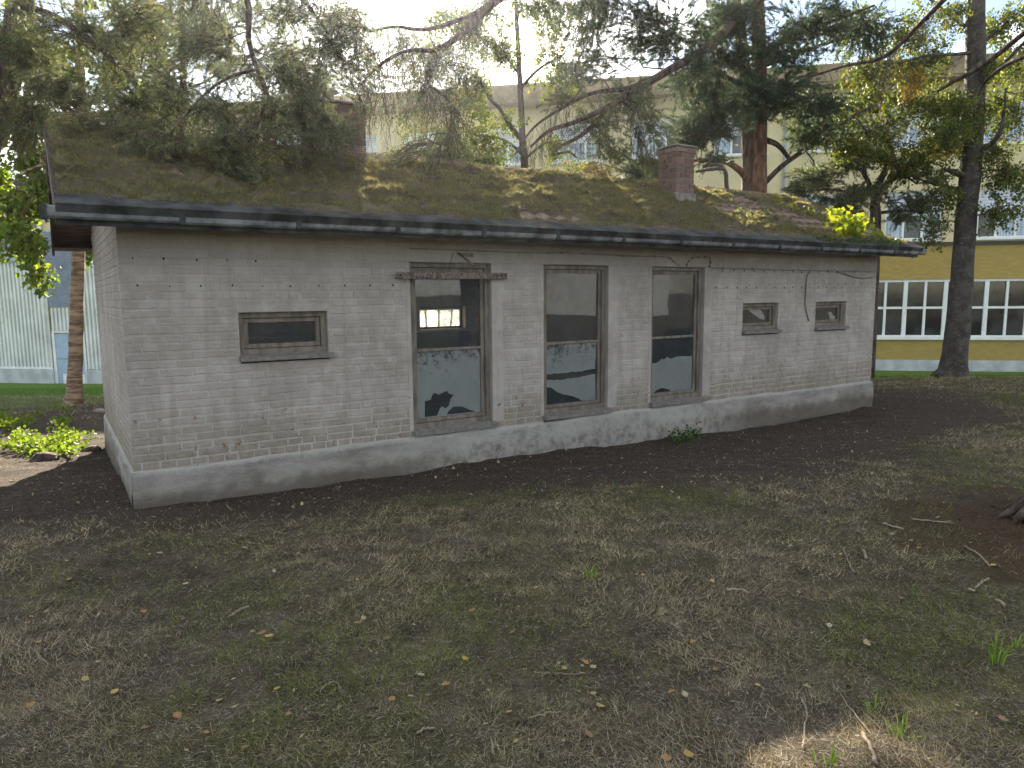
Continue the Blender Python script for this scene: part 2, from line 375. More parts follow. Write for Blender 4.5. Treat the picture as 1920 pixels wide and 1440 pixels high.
# ------------------------------------------------------------------ ground
def masks(x, y):
    x = np.asarray(x, float); y = np.asarray(y, float)
    d = (x - CAM[0]) * FH[0] + (y - CAM[1]) * FH[1]; l = (x - CAM[0]) * RH[0] + (y - CAM[1]) * RH[1]
    n = (fbm(x * .9, y * .9, 4, 31) - .5) * 2; n2 = (fbm(x * 3, y * 3, 3, 41) - .5)
    reach = np.interp(x, [-3, -.5, 1, 3, 6, 9, 11.5, 13.5, 15], [.4, .5, .8, 1.7, 2.7, 2.5, 1.9, .9, .2])
    soil = sst(-.6, .5, y + reach + n * .5 + n2 * .5) * (1 - sst(12.3, 14.5, x + n)) * (y < 6)
    left = (1 - sst(-.2, .3, x)) * sst(-.6, .6, y + n * .6) * (1 - sst(12.4, 13.6, d + n * .5))
    soil = np.maximum(soil, left * .85)
    patch = .42 * sst(.15, .5, n + n2)
    soil = np.maximum(soil, patch * (d < 9))
    behind = sst(3.5, 5, y) * (1 - sst(17, 19, d)) * (l < 5.5)
    soil = np.maximum(soil, behind * .8)
    lawn = sst(13.0, 14.3, d + n * .5 + np.where(l > 4, -3.4, 0)) * (1 - soil * .7)
    rr = np.hypot(x - 5.75, (y + 4.35)); red = (1 - sst(.3, 1.6, rr + n * .9 + n2 * 1.2)) * .85
    return np.clip(soil, 0, 1), np.clip(lawn, 0, 1), np.clip(red, 0, 1)
def axis(a, fine, n1, far):
    near = np.linspace(a[0], a[1], int((a[1] - a[0]) / fine)); g = np.geomspace(fine, far, n1)
    return np.concatenate([a[0] - np.cumsum(g)[::-1], near, a[1] + np.cumsum(g)])
gd = axis((1.0, 15.0), .075, 24, 120); glat = axis((-8.0, 11.0), .085, 24, 120)
DD, LL = np.meshgrid(gd, glat, indexing='ij')
GX = CAM[0] + DD * FH[0] + LL * RH[0]; GY = CAM[1] + DD * FH[1] + LL * RH[1]
gv = np.stack([GX.ravel(), GY.ravel(), gh(GX, GY).ravel()], 1)
gm = grid_mesh('ground', gv, len(gd), len(glat))
ms = np.ones((len(gv), 4), np.float32)
for i, q in enumerate(masks(GX.ravel(), GY.ravel())): ms[:, i] = q
at_ = gm.color_attributes.new('mask', 'FLOAT_COLOR', 'POINT'); at_.data.foreach_set('color', ms.ravel())
gm.flip_normals()
obj('ground', gm, M['ground'], kind='structure', label='ground of dry lawn, bare soil and needle litter')

# ------------------------------------------------------------------ the shed
L, D, ZP, ZE = 11.19, 3.70, 0.35, 2.50
YR, ZR, YEF, ZEF = 1.88, 3.58, -0.42, 2.545        # ridge; front roof edge (top of deck)
YER = 2 * YR - YEF
XV0, XV1 = -0.43, 11.64
T = 0.24
shed = empty('brick_shed', (0, 0, 0), label='long low brick shed painted off-white, with a mossy tiled gable roof', cat='shed')
OPEN = [(.94, 1.775, 1.245, 1.715), (2.67, 3.655, .31, 2.206), (4.372, 5.355, .31, 2.206), (6.092, 7.068, .31, 2.206), (7.87, 8.665, 1.245, 1.706), (9.57, 10.375, 1.245, 1.706)]
def holed_wall(mb, rect, holes, y0, y1, fr):
    xs = sorted({rect[0], rect[1], *[h[0] for h in holes], *[h[1] for h in holes]}); zs = sorted({rect[2], rect[3], *[h[2] for h in holes], *[h[3] for h in holes]})
    def inh(x, z): return any(h[0] < x < h[1] and h[2] < z < h[3] for h in holes)
    o, a, b, c = [np.asarray(q, float) for q in fr]; pt = lambda x, y, z: o + a * x + b * y + c * z
    for i in range(len(xs) - 1):
        for j in range(len(zs) - 1):
            X0, X1, Z0, Z1 = xs[i], xs[i + 1], zs[j], zs[j + 1]
            if inh((X0 + X1) / 2, (Z0 + Z1) / 2): continue
            mb.quad(pt(X0, y0, Z0), pt(X1, y0, Z0), pt(X1, y0, Z1), pt(X0, y0, Z1)); mb.quad(pt(X0, y1, Z0), pt(X0, y1, Z1), pt(X1, y1, Z1), pt(X1, y1, Z0))
    for X0, X1, Z0, Z1 in holes + [rect]:
        mb.quad(pt(X0, y0, Z0), pt(X0, y1, Z0), pt(X0, y1, Z1), pt(X0, y0, Z1)); mb.quad(pt(X1, y0, Z0), pt(X1, y0, Z1), pt(X1, y1, Z1), pt(X1, y1, Z0))
        mb.quad(pt(X0, y0, Z0), pt(X1, y0, Z0), pt(X1, y1, Z0), pt(X0, y1, Z0)); mb.quad(pt(X0, y0, Z1), pt(X0, y1, Z1), pt(X1, y1, Z1), pt(X1, y0, Z1))
IDF = ((0, 0, 0), (1, 0, 0), (0, 1, 0), (0, 0, 1))
mb = MB(); holed_wall(mb, (0.01, L - .01, ZP - .12, ZE + .06), OPEN, 0.0012, T, IDF)
front = mb.build('front_wall', M['mortar'], shed)
# bricks of the front wall
CH = (ZE - ZP) / 29
def brick_mesh(name, w, h, dep, r, tone, jit=.0032):
    b = .005; f = -r.uniform(.0016, .0042); q = lambda: r.uniform(-jit, jit)
    v = [(q(), 0, q()), (w + q(), 0, q()), (w + q(), 0, h + q()), (q(), 0, h + q())]
    o = [(x, dep, z) for x, _, z in v]; m = [(x, f + b * .8, z) for x, _, z in v]
    i = [(v[0][0] + b, f + q() * .35, v[0][2] + b), (v[1][0] - b, f + q() * .35, v[1][2] + b), (v[2][0] - b, f + q() * .35, v[2][2] - b), (v[3][0] + b, f + q() * .35, v[3][2] - b)]
    V = o + m + i; F = [(8, 9, 10, 11)]
    for k in range(4):
        k2 = (k + 1) % 4; F += [(k, k2, 4 + k2, 4 + k), (4 + k, 4 + k2, 8 + k2, 8 + k)]
    return V, F
def tone_attr(me, vals):
    a = me.attributes.new('tone', 'FLOAT', 'POINT'); a.data.foreach_set('value', np.asarray(vals, np.float32))
def subtract(R, holes):
    out = [R]
    for h in holes:
        nx = []
        for (a, b, c, d) in out:
            if b <= h[0] or a >= h[1] or d <= h[2] or c >= h[3]: nx.append((a, b, c, d)); continue
            if a < h[0]: nx.append((a, h[0] - .004, c, d))
            if b > h[1]: nx.append((h[1] + .004, b, c, d))
            m0, m1 = max(a, h[0]), min(b, h[1])
            if c < h[2]: nx.append((m0, m1, c, h[2] - .003))
            if d > h[3]: nx.append((m0, m1, h[3] + .003, d))
        out = nx
    return [q for q in out if q[1] - q[0] > .03 and q[3] - q[2] > .022]
def lay(length, holes, z0, n, seed, x_start=0.0):
    r = random.Random(seed); res = []
    for k in range(n):
        z = z0 + k * CH + (r.uniform(-.004, .004) if k else 0); x = x_start; w = (.122, .25)[k % 2] if k % 5 else .06
        first = True
        while x < length - .02:
            if not first: w = (.122 if (k % 5 == 0 or r.random() < .2) else .25) + r.uniform(-.012, .012)
            first = False
            x1 = min(x + w, length); 
            if length - x1 < .05: x1 = length
            j = .001 + r.uniform(-.002, .002)
            res += subtract((x + (j if x > x_start else 0), x1 - (j if x1 < length else 0), z + .006 + r.uniform(-.002, .002), z + CH - .006 + r.uniform(-.002, .002)), holes)
            x = x1 + .0
            x += .012 if x < length else 0
    return res
fb = lay(L, OPEN, ZP, 29, 5)
def size_key(q):
    x, z = (q[0] + q[1]) / 2, (q[2] + q[3]) / 2; d = np.hypot(x - CAM[0], CAM[1]); return (q[1] - q[0]) * (q[3] - q[2]) / d ** 2
def in_view_key(q): return -((q[0] + q[1]) / 2)
fb.sort(key=lambda q: (q[0] + q[1]) / 2)
rb = random.Random(3); shared = {}
for q in fb[:296]:
    w, h = q[1] - q[0], q[3] - q[2]; key = (round(w, 2), round(h, 2), rb.randrange(5))
    if key not in shared:
        V, F = brick_mesh('brick', w, h, .03, rb, 0); me = bpy.data.meshes.new('brick'); me.from_pydata(V, [], F); me.update()
        tone_attr(me, [rb.random()] * len(V)); me.materials.append(M['brick']); shared[key] = me
    o = bpy.data.objects.new('brick', shared[key]); o.location = (q[0], 0, q[2]); link(o, front)
def joined(rects, place, seed, dep=.03):
    r = random.Random(seed); V = []; F = []; tv = []
    for q in rects:
        v, f = brick_mesh('', q[1] - q[0], q[3] - q[2], dep, r, 0); i = len(V); V += [place(q[0] + a, b, q[2] + c) for a, b, c in v]
        F += [tuple(i + w for w in g) for g in f]; tv += [r.random()] * len(v)
    me = bpy.data.meshes.new('brickwork'); me.from_pydata(V, [], F); me.update(); tone_attr(me, tv); return me
obj('brickwork', joined(fb[296:], lambda x, y, z: (x, y, z), 8), M['brick'], front, kind='stuff')
# end walls (gables) and rear wall
def gable(name, X, sgn):
    mb = MB(); x0, x1 = (X + .002, X + T) if sgn < 0 else (X - T, X - .002)
    zt = lambda y: ZEF + (ZR - ZEF) * (1 - abs(y - YR) / (YR - YEF)) - .09
    pr = [(0.007, ZP - .12), (D - .007, ZP - .12), (D - .007, zt(D)), (YR, zt(YR)), (0.007, zt(0))]
    mb.poly([(x0, y, z) for y, z in pr][::1]); mb.poly([(x1, y, z) for y, z in pr][::-1])
    for k in range(5):
        a, b = pr[k], pr[(k + 1) % 5]; mb.quad((x0, *a), (x1, *a), (x1, *b), (x0, *b))
    g = mb.build(name, M['mortar'], shed)
    rects = [q for q in lay(D, [], ZP, 40, 21 + sgn) if q[3] < min(zt(q[0]), zt(q[1])) + .02]
    pl = (lambda x, y, z: (X + y, D - x, z)) if sgn < 0 else (lambda x, y, z: (X - y, x, z))
    obj('brickwork', joined(rects, pl, 31 + sgn), M['brick'], g, kind='stuff')
    return g
gable('end_wall', 0.0, -1); gable('end_wall', L, 1)
RW = [(4.42, 5.24, 1.32, 1.68)]
mb = MB(); holed_wall(mb, (0.012, L - .012, ZP - .12, ZE + .06), RW, D - T, D - .004, IDF); rear = mb.build('rear_wall', M['mortar'], shed)
for h in RW:
    w = MB().box(h[0], h[1], D - .14, D - .10, h[2], h[2] + .04).box(h[0], h[1], D - .14, D - .10, h[3] - .04, h[3]).box(h[0], h[0] + .04, D - .138, D - .102, h[2] + .04, h[3] - .04).box(h[1] - .04, h[1], D - .138, D - .102, h[2] + .04, h[3] - .04).build('window', M['wood_frame'], shed)
    MB().quad((h[0], D - .12, h[2]), (h[1], D - .12, h[2]), (h[1], D - .12, h[3]), (h[0], D - .12, h[3])).build('pane', M['frosted'], w)
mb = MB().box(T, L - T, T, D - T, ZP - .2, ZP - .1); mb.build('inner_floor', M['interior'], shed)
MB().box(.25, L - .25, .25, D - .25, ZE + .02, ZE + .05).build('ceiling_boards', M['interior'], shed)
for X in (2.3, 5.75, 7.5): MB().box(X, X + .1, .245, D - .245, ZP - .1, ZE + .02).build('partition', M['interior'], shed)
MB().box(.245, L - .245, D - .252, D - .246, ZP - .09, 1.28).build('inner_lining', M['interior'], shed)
# plinth
def plinth():
    g = MB(); n = 150
    def side(p0, p1, nrm, k):
        p0 = np.array(p0, float); p1 = np.array(p1, float); nrm = np.array(nrm, float); V = []
        prof = [(-.75, .03), (-.1, .03), (.06, .032), (.14, .031), (.22, .028), (.29, .027), (.335, .024), (.352, .012), (.356, -.03)]
        for i in range(k):
            t = i / (k - 1); b = p0 + (p1 - p0) * t; s = np.linalg.norm(b - p0)
            for z, o in prof:
                e = (float(vnoise(s * 7, z * 9, 77)) - .5) * .026 + (float(vnoise(s * 1.1, z, 78)) - .5) * .012; zz = z + (float(vnoise(s * 2.6, 3, 79)) - .5) * .034 if z > .2 else z
                V.append((b[0] + nrm[0] * (o + (e if z < .35 else 0)), b[1] + nrm[1] * (o + (e if z < .35 else 0)), zz))
        return V, k, len(prof)
    o1 = None
    for (a, b, nn, k) in (((-.027, 0), (L + .027, 0), (0, -1), 190), ((0, D + .027), (0, -.027), (-1, 0), 60), ((L, -.027), (L, D + .027), (1, 0), 60)):
        V, nu, nv = side(a, b, nn, k); me = grid_mesh('plinth', V, nu, nv)
        if o1 is None: o1 = obj('plinth', me, M['plinth'], shed); continue
        obj('plinth', me, M['plinth'], shed)
    MB().box(0, L, D, D + .03, -.75, .35).build('plinth', M['plinth'], shed)
plinth()
# plaster bands round the tall windows
for a, b, c, d in OPEN[1:4]:
    mb = MB(); mb.box(b + .002, b + .15, -.005, .02, c + .12, d); mb.box(a - .05, a - .002, -.005, .02, c + .12, d); mb.box(a - .05, b + .15, -.0055, .02, d + .002, d + .145)
    mb.build('plaster_band', M['mortar'], front, bevel=.003)
for a, b, c, d in (OPEN[0], OPEN[4], OPEN[5]):
    MB().box(a - .02, b + .02, -.0055, .02, d + .002, d + .075).build('plaster_band', M['mortar'], front, bevel=.003)
# windows of the front
def tess(outer, holes, y):
    from mathutils.geometry import tessellate_polygon
    ls = [[Vector((x, 0, z)) for x, z in outer]] + [[Vector((x, 0, z)) for x, z in h] for h in holes]
    tri = tessellate_polygon(ls); flat = [p for l in ls for p in l]
    me = bpy.data.meshes.new('whitewash'); me.from_pydata([(p.x, y, p.z) for p in flat], [], [tuple(t) for t in tri]); me.update(); return me
def rough_loop(pts, seed, amp=.012, n=5):
    r = random.Random(seed); o = []
    for i in range(len(pts)):
        a, b = pts[i], pts[(i + 1) % len(pts)]
        for k in range(n):
            t = k / n; o.append((a[0] + (b[0] - a[0]) * t + r.uniform(-amp, amp), a[1] + (b[1] - a[1]) * t + r.uniform(-amp, amp)))
    return o
def frame_parts(a, b, c, d, tall, lab):
    y0 = .05; fw_ = .052; sl = .12 if tall else .075
    zc = c + sl
    mb = MB(); e = .001
    mb.box(a + e, b - e, y0, y0 + .09, d - fw_, d - e).box(a + e, b - e, y0, y0 + .09, zc, zc + fw_).box(a + e, a + fw_, y0 + .001, y0 + .089, zc + fw_, d - fw_).box(b - fw_, b - e, y0 + .001, y0 + .089, zc + fw_, d - fw_)
    w = mb.build('window', M['wood_frame'], shed, label=lab, bevel=.004)
    # sash, set back and a little narrower
    i = fw_ + .004; s = .042; mb = MB(); y1 = y0 + .028
    mb.box(a + i, b - i, y1, y1 + .04, d - i - s, d - i).box(a + i, b - i, y1, y1 + .04, zc + i, zc + i + s).box(a + i, a + i + s, y1 + .001, y1 + .039, zc + i + s, d - i - s).box(b - i - s, b - i, y1 + .001, y1 + .039, zc + i + s, d - i - s)
    mb.build('sash', M['wood_frame'], w, bevel=.003)
    gx0, gx1, gz0, gz1 = a + i + s, b - i - s, zc + i + s, d - i - s; gy = y1 + .02
    if tall:
        zm = 1.272; MB().box(gx0, gx1, y1 + .002, y1 + .036, zm - .017, zm + .017).build('glazing_bar', M['wood_frame'], w, bevel=.003)
        for z0, z1 in ((zm + .017, gz1), (gz0, zm - .017)):
            MB().quad((gx0, gy, z0), (gx1, gy, z0), (gx1, gy, z1), (gx0, gy, z1)).build('pane', M['glass'], w)
    else: MB().quad((gx0, gy, gz0), (gx1, gy, gz0), (gx1, gy, gz1), (gx0, gy, gz1)).build('pane', M['glass'], w)
    # sill
    mb = MB(); ov = .045; zt = zc + .004; zb = zc - (.055 if not tall else .062)
    p = [(-.055, zb), (-.062, zt - .022), (y0 + .01, zt), (y0 + .01, zb)]
    X0, X1 = a - ov * .25, b + ov
    mb.poly([(X0, y, z) for y, z in p][::-1]); mb.poly([(X1, y, z) for y, z in p])
    for k in range(4): q, r2 = p[k], p[(k + 1) % 4]; mb.quad((X0, *q), (X0, *r2), (X1, *r2), (X1, *q))
    mb.build('sill', M['sill'], w, bevel=.004)
    return w, (gx0, gx1, gz0, gz1, gy)
labs = ['wide low window near the left corner', 'tall two-pane window behind the rusty bar', 'middle tall two-pane window', 'right-hand tall two-pane window', 'small window with a pale jagged piece behind the glass', 'small window nearest the right corner']
WIN = [frame_parts(*OPEN[i], 1 <= i <= 3, labs[i]) for i in range(6)]
def wp(pts): return [(hit(x, y, 1, .1)[0], hit(x, y, 1, .1)[2]) for x, y in pts]
gx0, gx1, gz0, gz1, gy = WIN[1][1]; zt = 1.25
def film(i, holes, top=1.25, seed=0):
    gx0, gx1, gz0, gz1, gy = WIN[i][1]
    out_ = [(gx0 + .002, gz0 + .002), (gx1 - .002, gz0 + .002), (gx1 - .002, top), (gx0 + .002, top)]
    hs = []
    for k, h in enumerate(holes):
        h = [(min(max(x, gx0 + .012), gx1 - .012), min(max(z, gz0 + .012), top - .02)) for x, z in h]; hs.append(h)
    obj('whitewash', tess(out_, hs, gy + .006), M['film'], WIN[i][0])
film(1, [wp([(797, 790), (797, 752), (808, 750), (812, 738), (818, 737), (822, 741), (832, 736), (838, 733), (842, 738), (851, 741), (845, 748), (842, 760), (836, 766), (828, 762), (824, 768), (820, 786), (812, 800), (800, 803)]),
         wp([(838, 783), (842, 770), (850, 763), (866, 762), (880, 768), (893, 780), (897, 792), (880, 797), (860, 798), (846, 796)])])
def film_poly(i, pts):
    gx0, gx1, gz0, gz1, gy = WIN[i][1]; q = [(min(max(x, gx0 + .002), gx1 - .002), max(z, gz0 + .002)) for x, z in pts]
    obj('whitewash', tess(q, [], gy + .006), M['film'], WIN[i][0])
def jag(pts, seed, amp=.007, n=6):
    r = random.Random(seed); o = []
    for a, b in zip(pts[:-1], pts[1:]):
        for k in range(n): t = k / n; o.append((a[0] + (b[0] - a[0]) * t + r.uniform(-amp, amp) * .5, a[1] + (b[1] - a[1]) * t + r.uniform(-amp, amp)))
    return o + [pts[-1]]
gx0, gx1, gz0, gz1, gy = WIN[2][1]
film_poly(2, [(gx1, 1.25), (gx0, 1.25)] + jag(wp([(1018, 702), (1060, 699), (1090, 696), (1116, 692)]), 3)); film_poly(2, jag(wp([(1116, 702), (1080, 708), (1050, 712), (1018, 714)]), 5) + jag(wp([(1018, 727), (1034, 727), (1046, 736), (1075, 744), (1095, 752), (1117, 752)]), 6))
gx0, gx1, gz0, gz1, gy = WIN[3][1]
film_poly(3, jag([(gx1, 1.01), (gx0 + .3, .99), (gx0, .93)], 7, .02) + jag(wp([(1220, 742), (1232, 731), (1240, 728), (1252, 729), (1264, 737), (1274, 746), (1280, 756)]), 8) + [(gx1, gz0)])
# flat pale pieces set behind the two small windows
for i, pts in ((4, [(1398, 577), (1412, 579), (1424, 578), (1434, 594), (1433, 600), (1424, 597), (1410, 587)]), (5, [(1553, 585), (1559, 585), (1562, 592), (1570, 592), (1569, 599), (1557, 600), (1555, 592)])):
    gy = WIN[i][1][4] + .03; q = [hit(x, y, 1, gy) for x, y in pts]
    mb = MB(); mb.poly(q[::-1]); mb.poly([p + np.array([0, .004, 0]) for p in q])
    for k in range(len(q)): a, b = q[k], q[(k + 1) % len(q)]; d_ = np.array([0, .004, 0]); mb.quad(a, b, b + d_, a + d_)
    mb.build('pale_piece', M['pale_flat'], WIN[i][0])
# roof ------------------------------------------------------------
SL = math.hypot(YR - YEF, ZR - ZEF); SA = math.atan2(ZR - ZEF, YR - YEF); ca, sa = math.cos(SA), math.sin(SA)
RF = (np.array([0, YEF, ZEF]), np.array([1., 0, 0]), np.array([0, ca, sa]), np.array([0, -sa, ca]))       # front slope frame: x, up-slope, out
RB = (np.array([0, YER, ZEF]), np.array([1., 0, 0]), np.array([0, -ca, sa]), np.array([0, sa, ca]))
roof = MB().box(XV0 + .03, XV1 - .03, 0.02, SL - .002, -.05, -.002, RF).build('roof', M['dark_wood'], shed)
MB().box(XV0 + .03, XV1 - .03, 0.02, SL - .002, -.05, -.002, RB).build('rear_roof_deck', M['dark_wood'], roof)
for fr in (RF, RB):                                                                        # verge boards and soffit boards
    for X0, X1 in ((XV0, XV0 + .028), (XV1 - .028, XV1)): MB().box(X0, X1, .0, SL - .003, -.155, .012, fr).build('verge_board', M['dark_wood'], roof)
    n = 16; w = SL / n
    for k in range(n):
        for X0, X1 in ((XV0 + .029, -.002), (L + .002, XV1 - .029)):
            if k * w > SL - .1: continue
            MB().box(X0, X1, k * w + .008, (k + 1) * w - .008, -.085 - .006 * (k % 2), -.052, fr).build('soffit_board', M['soffit'], roof)
for (y0, y1) in ((YEF + .03, -.01), (D + .012, YER - .03)):
    MB().box(XV0 + .03, XV1 - .03, y0, y1, ZE - .03, ZE - .012).build('eave_soffit', M['dark_wood'], roof)
# pantiles
TW, TL = .212, .318; NC = int((XV1 - XV0) / TW); NR = int(math.ceil(SL / TL))
def tile_mesh(seed):
    r = random.Random(seed); V = []; F = []; k = 8; x = np.linspace(0, TW + .018, k)
    zz = .018 * np.sin((x / TW) * 2 * math.pi - 1.9) + .016
    for yy, dz in ((0, .022), (TL + .05, .002)):
        for i in range(k): V.append((x[i], yy, zz[i] + dz + r.uniform(-.002, .002)))
    for i in range(k): V.append((x[i], 0.0, zz[i] + .012))
    for i in range(k - 1): F += [(i, i + 1, k + i + 1, k + i), (2 * k + i, 2 * k + i + 1, i + 1, i)]
    me = bpy.data.meshes.new('roof_tile'); me.from_pydata(V, [], F); me.polygons.foreach_set('use_smooth', [True, False] * (k - 1)); me.update(); me.materials.append(M['tile']); return me
tms = [tile_mesh(s) for s in range(5)]
def rmat(fr):
    o, a, b, c = fr; return Matrix(((a[0], b[0], c[0], o[0]), (a[1], b[1], c[1], o[1]), (a[2], b[2], c[2], o[2]), (0, 0, 0, 1)))
RM = rmat(RF); rest = []; cnt = 0; rt_ = random.Random(12)
order = [(r, c) for r in range(NR) for c in range(NC)]
for (r, c) in order:
    loc = Matrix.Translation((XV0 + .04 + c * TW, -.05 + r * TL + rt_.uniform(-.008, .008), rt_.uniform(-.002, .004))) @ Matrix.Rotation(rt_.uniform(-.02, .02), 4, 'Z')
    m4 = RM @ loc
    if cnt < 300 and r < 6: o = bpy.data.objects.new('roof_tile', tms[(r * 7 + c * 3) % 5]); o.matrix_world = m4; link(o, roof); cnt += 1
    else: rest.append(m4)
V = []; F = []
for i, m4 in enumerate(rest):
    me = tms[i % 5]; b0 = len(V); V += [tuple(m4 @ v.co) for v in me.vertices]; F += [tuple(b0 + q for q in p.vertices) for p in me.polygons]
RMB = rmat(RB)
for r in range(NR):
    for c in range(NC):
        m4 = RMB @ Matrix.Translation((XV0 + .04 + c * TW, -.05 + r * TL, 0)); me = tms[(r + c) % 5]; b0 = len(V); V += [tuple(m4 @ v.co) for v in me.vertices]; F += [tuple(b0 + q for q in p.vertices) for p in me.polygons]
me = bpy.data.meshes.new('tile_courses'); me.from_pydata(V, [], F); me.polygons.foreach_set('use_smooth', [True, False] * (len(me.polygons) // 2)); obj('tile_courses', me, M['tile'], roof, kind='stuff')
# ridge tiles
def ridge_h(x): return (fbm(x * 1.3, 0 * x, 3, 91) - .5) * .09
nrt = 30
for k in range(nrt):
    x0 = XV0 + .02 + k * (XV1 - XV0 - .04) / nrt; x1 = x0 + (XV1 - XV0 - .04) / nrt + .03; mb = MB(); n = 8; ring = []
    for X, s in ((x0, 1.0), (x1, 1.12)):
        zo = float(ridge_h(X)) - .055
        for q in range(n + 1):
            w = math.pi * q / n; ring.append((X, YR + math.cos(w) * .13 * s, ZR + zo + math.sin(w) * .115 * s))
    for q in range(n): mb.v = ring; mb.f.append((q, q + 1, n + 2 + q, n + 1 + q))
    mb.f.append(tuple(range(n + 1))[::-1])
    mb.build('ridge_tile', M['tile'], roof, smooth=False)
# moss blanket
nu, nv = 640, 130; xs = np.linspace(XV0 + .02, XV1 - .02, nu); vs = np.linspace(.0, SL + .02, nv); XX, VV = np.meshgrid(xs, vs, indexing='ij')
def moss_cover(X, Vv):
    c = fbm(X * 1.6 + 3, Vv * 3.2, 4, 51) * .8 + fbm(X * .5, Vv * 1.1, 2, 53) * .45
    bare = np.exp(-(((X - 4.15) / .62) ** 2 + ((Vv - .45) / .40) ** 2)) * .42
    bare += np.exp(-(((Vv - 1.15 + (X - 9.6) * .22) / .28) ** 2)) * sst(7.6, 8.8, X) * .30 + np.exp(-(((Vv - .62 + (X - 10) * .12) / .16) ** 2)) * sst(8.6, 9.8, X) * .34
    left = (1 - sst(.2, 2.0, X)) * .05 + .03
    return c - bare - left + .04
def moss_h(X, Vv):
    c = moss_cover(X, Vv); lump = fbm(X * 3.4, Vv * 8, 5, 61); fine = fbm(X * 17, Vv * 30, 3, 67); mid = fbm(X * 9, Vv * 15, 3, 69)
    step = ((Vv / TL + (fbm(X * 2, Vv * 2, 2, 71) - .5) * .35) % 1.0)      # moss gathers at each tile nose
    h = -.012 + sst(.38, .58, c) * (.030 + .20 * (lump - .42) + .050 * (1 - step) ** 1.5 + .11 * (mid - .48)) + (fine - .5) * .04 * sst(.3, .5, c)
    e_ = sst(.34, .14, Vv); h = h * (1 - e_) + e_ * (.050 + (fbm(X * 4, Vv * 6, 4, 70) - .5) * .10 - np.clip(.16 - Vv, 0, .2) * .30)
    top = sst(SL - .35, SL - .02, Vv); return h * (1 - top * .6) + top * (.0 + ridge_h(X) * .7 + (fine - .5) * .03 + (fbm(X * 3.5, Vv * 0, 3, 68) - .5) * .06)
HH = moss_h(XX, VV) + .022
mv = RF[0] + XX.ravel()[:, None] * RF[1] + VV.ravel()[:, None] * RF[2] + HH.ravel()[:, None] * RF[3]
gmoss = grid_mesh('moss', mv, nu, nv, False); obj('moss', gmoss, M['moss'], roof, kind='stuff', label='uneven green and brown moss over the tiles')
# moss hairs
n = 360000; X = rng.uniform(XV0 + .03, XV1 - .03, n); Vv = rng.uniform(.08, SL, n); cv = moss_cover(X, Vv); k = (cv > .43 + rng.uniform(0, .16, n)) & (fbm(X * 9, Vv * 15, 3, 69) > .40 + rng.uniform(0, .14, n)); X, Vv = X[k], Vv[k]; n = len(X)
b = RF[0] + X[:, None] * RF[1] + Vv[:, None] * RF[2] + (moss_h(X, Vv) + .017)[:, None] * RF[3]
dr = unit(RF[3] + rng.normal(0, .55, (n, 3))); le = rng.uniform(.018, .062, n)[:, None]; sd_ = unit(np.cross(dr, rng.normal(0, 1, (n, 3)))) * rng.uniform(.002, .0045, n)[:, None]
tv = np.stack([b - sd_, b + sd_, b + dr * le], 1).reshape(-1, 3)
pal = np.array([(.21, .205, .075), (.29, .265, .11), (.24, .21, .13), (.13, .135, .055), (.20, .17, .11)]); ci = pal[rng.integers(0, 5, n)] * rng.uniform(.75, 1.2, (n, 1))
obj('moss_shoots', np_mesh('moss_shoots', tv, 3, np.repeat(ci, 3, 0)), M['moss_fuzz'], roof, kind='stuff')
# gutter with dark flashing above
gz1, gz0 = 2.548, 2.452; gx = np.linspace(-.505, 11.765, 14); yg = YEF - .075
for k in range(13):
    a, b = gx[k] + .003, gx[k + 1] - .003; pr = [(yg + .115, gz1 - .005), (yg + .11, gz0 + .012), (yg + .02, gz0), (yg, gz0 + .018), (yg - .012, gz1 - .012), (yg - .004, gz1), (yg + .004, gz1 - .012), (yg + .012, gz0 + .026), (yg + .1, gz0 + .02), (yg + .107, gz1 - .008)]
    rr = random.Random(k); dz = rr.uniform(-.004, .004); mb = MB(); m = len(pr)
    for X in (a, b): mb.v += [(X, y, z + dz) for y, z in pr]
    for q in range(m): q2 = (q + 1) % m; mb.f.append((q, q2, m + q2, m + q))
    mb.f += [tuple(range(m)), tuple(range(2 * m - 1, m - 1, -1))]
    gs = mb.build('gutter_section', M['zinc'], shed)
    MB().box(a - .02, a + .022, yg - .018, yg + .118, gz0 - .006 + dz, gz1 + .004).build('gutter_joint', M['flash'], gs, bevel=.003)
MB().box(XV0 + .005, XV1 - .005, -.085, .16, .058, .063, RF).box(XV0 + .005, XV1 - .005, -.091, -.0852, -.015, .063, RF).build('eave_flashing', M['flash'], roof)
MB().box(XV0 + .01, XV1 - .01, YEF - .012, YEF + .018, ZEF - .13, ZEF - .005).build('fascia', M['flash'], shed)
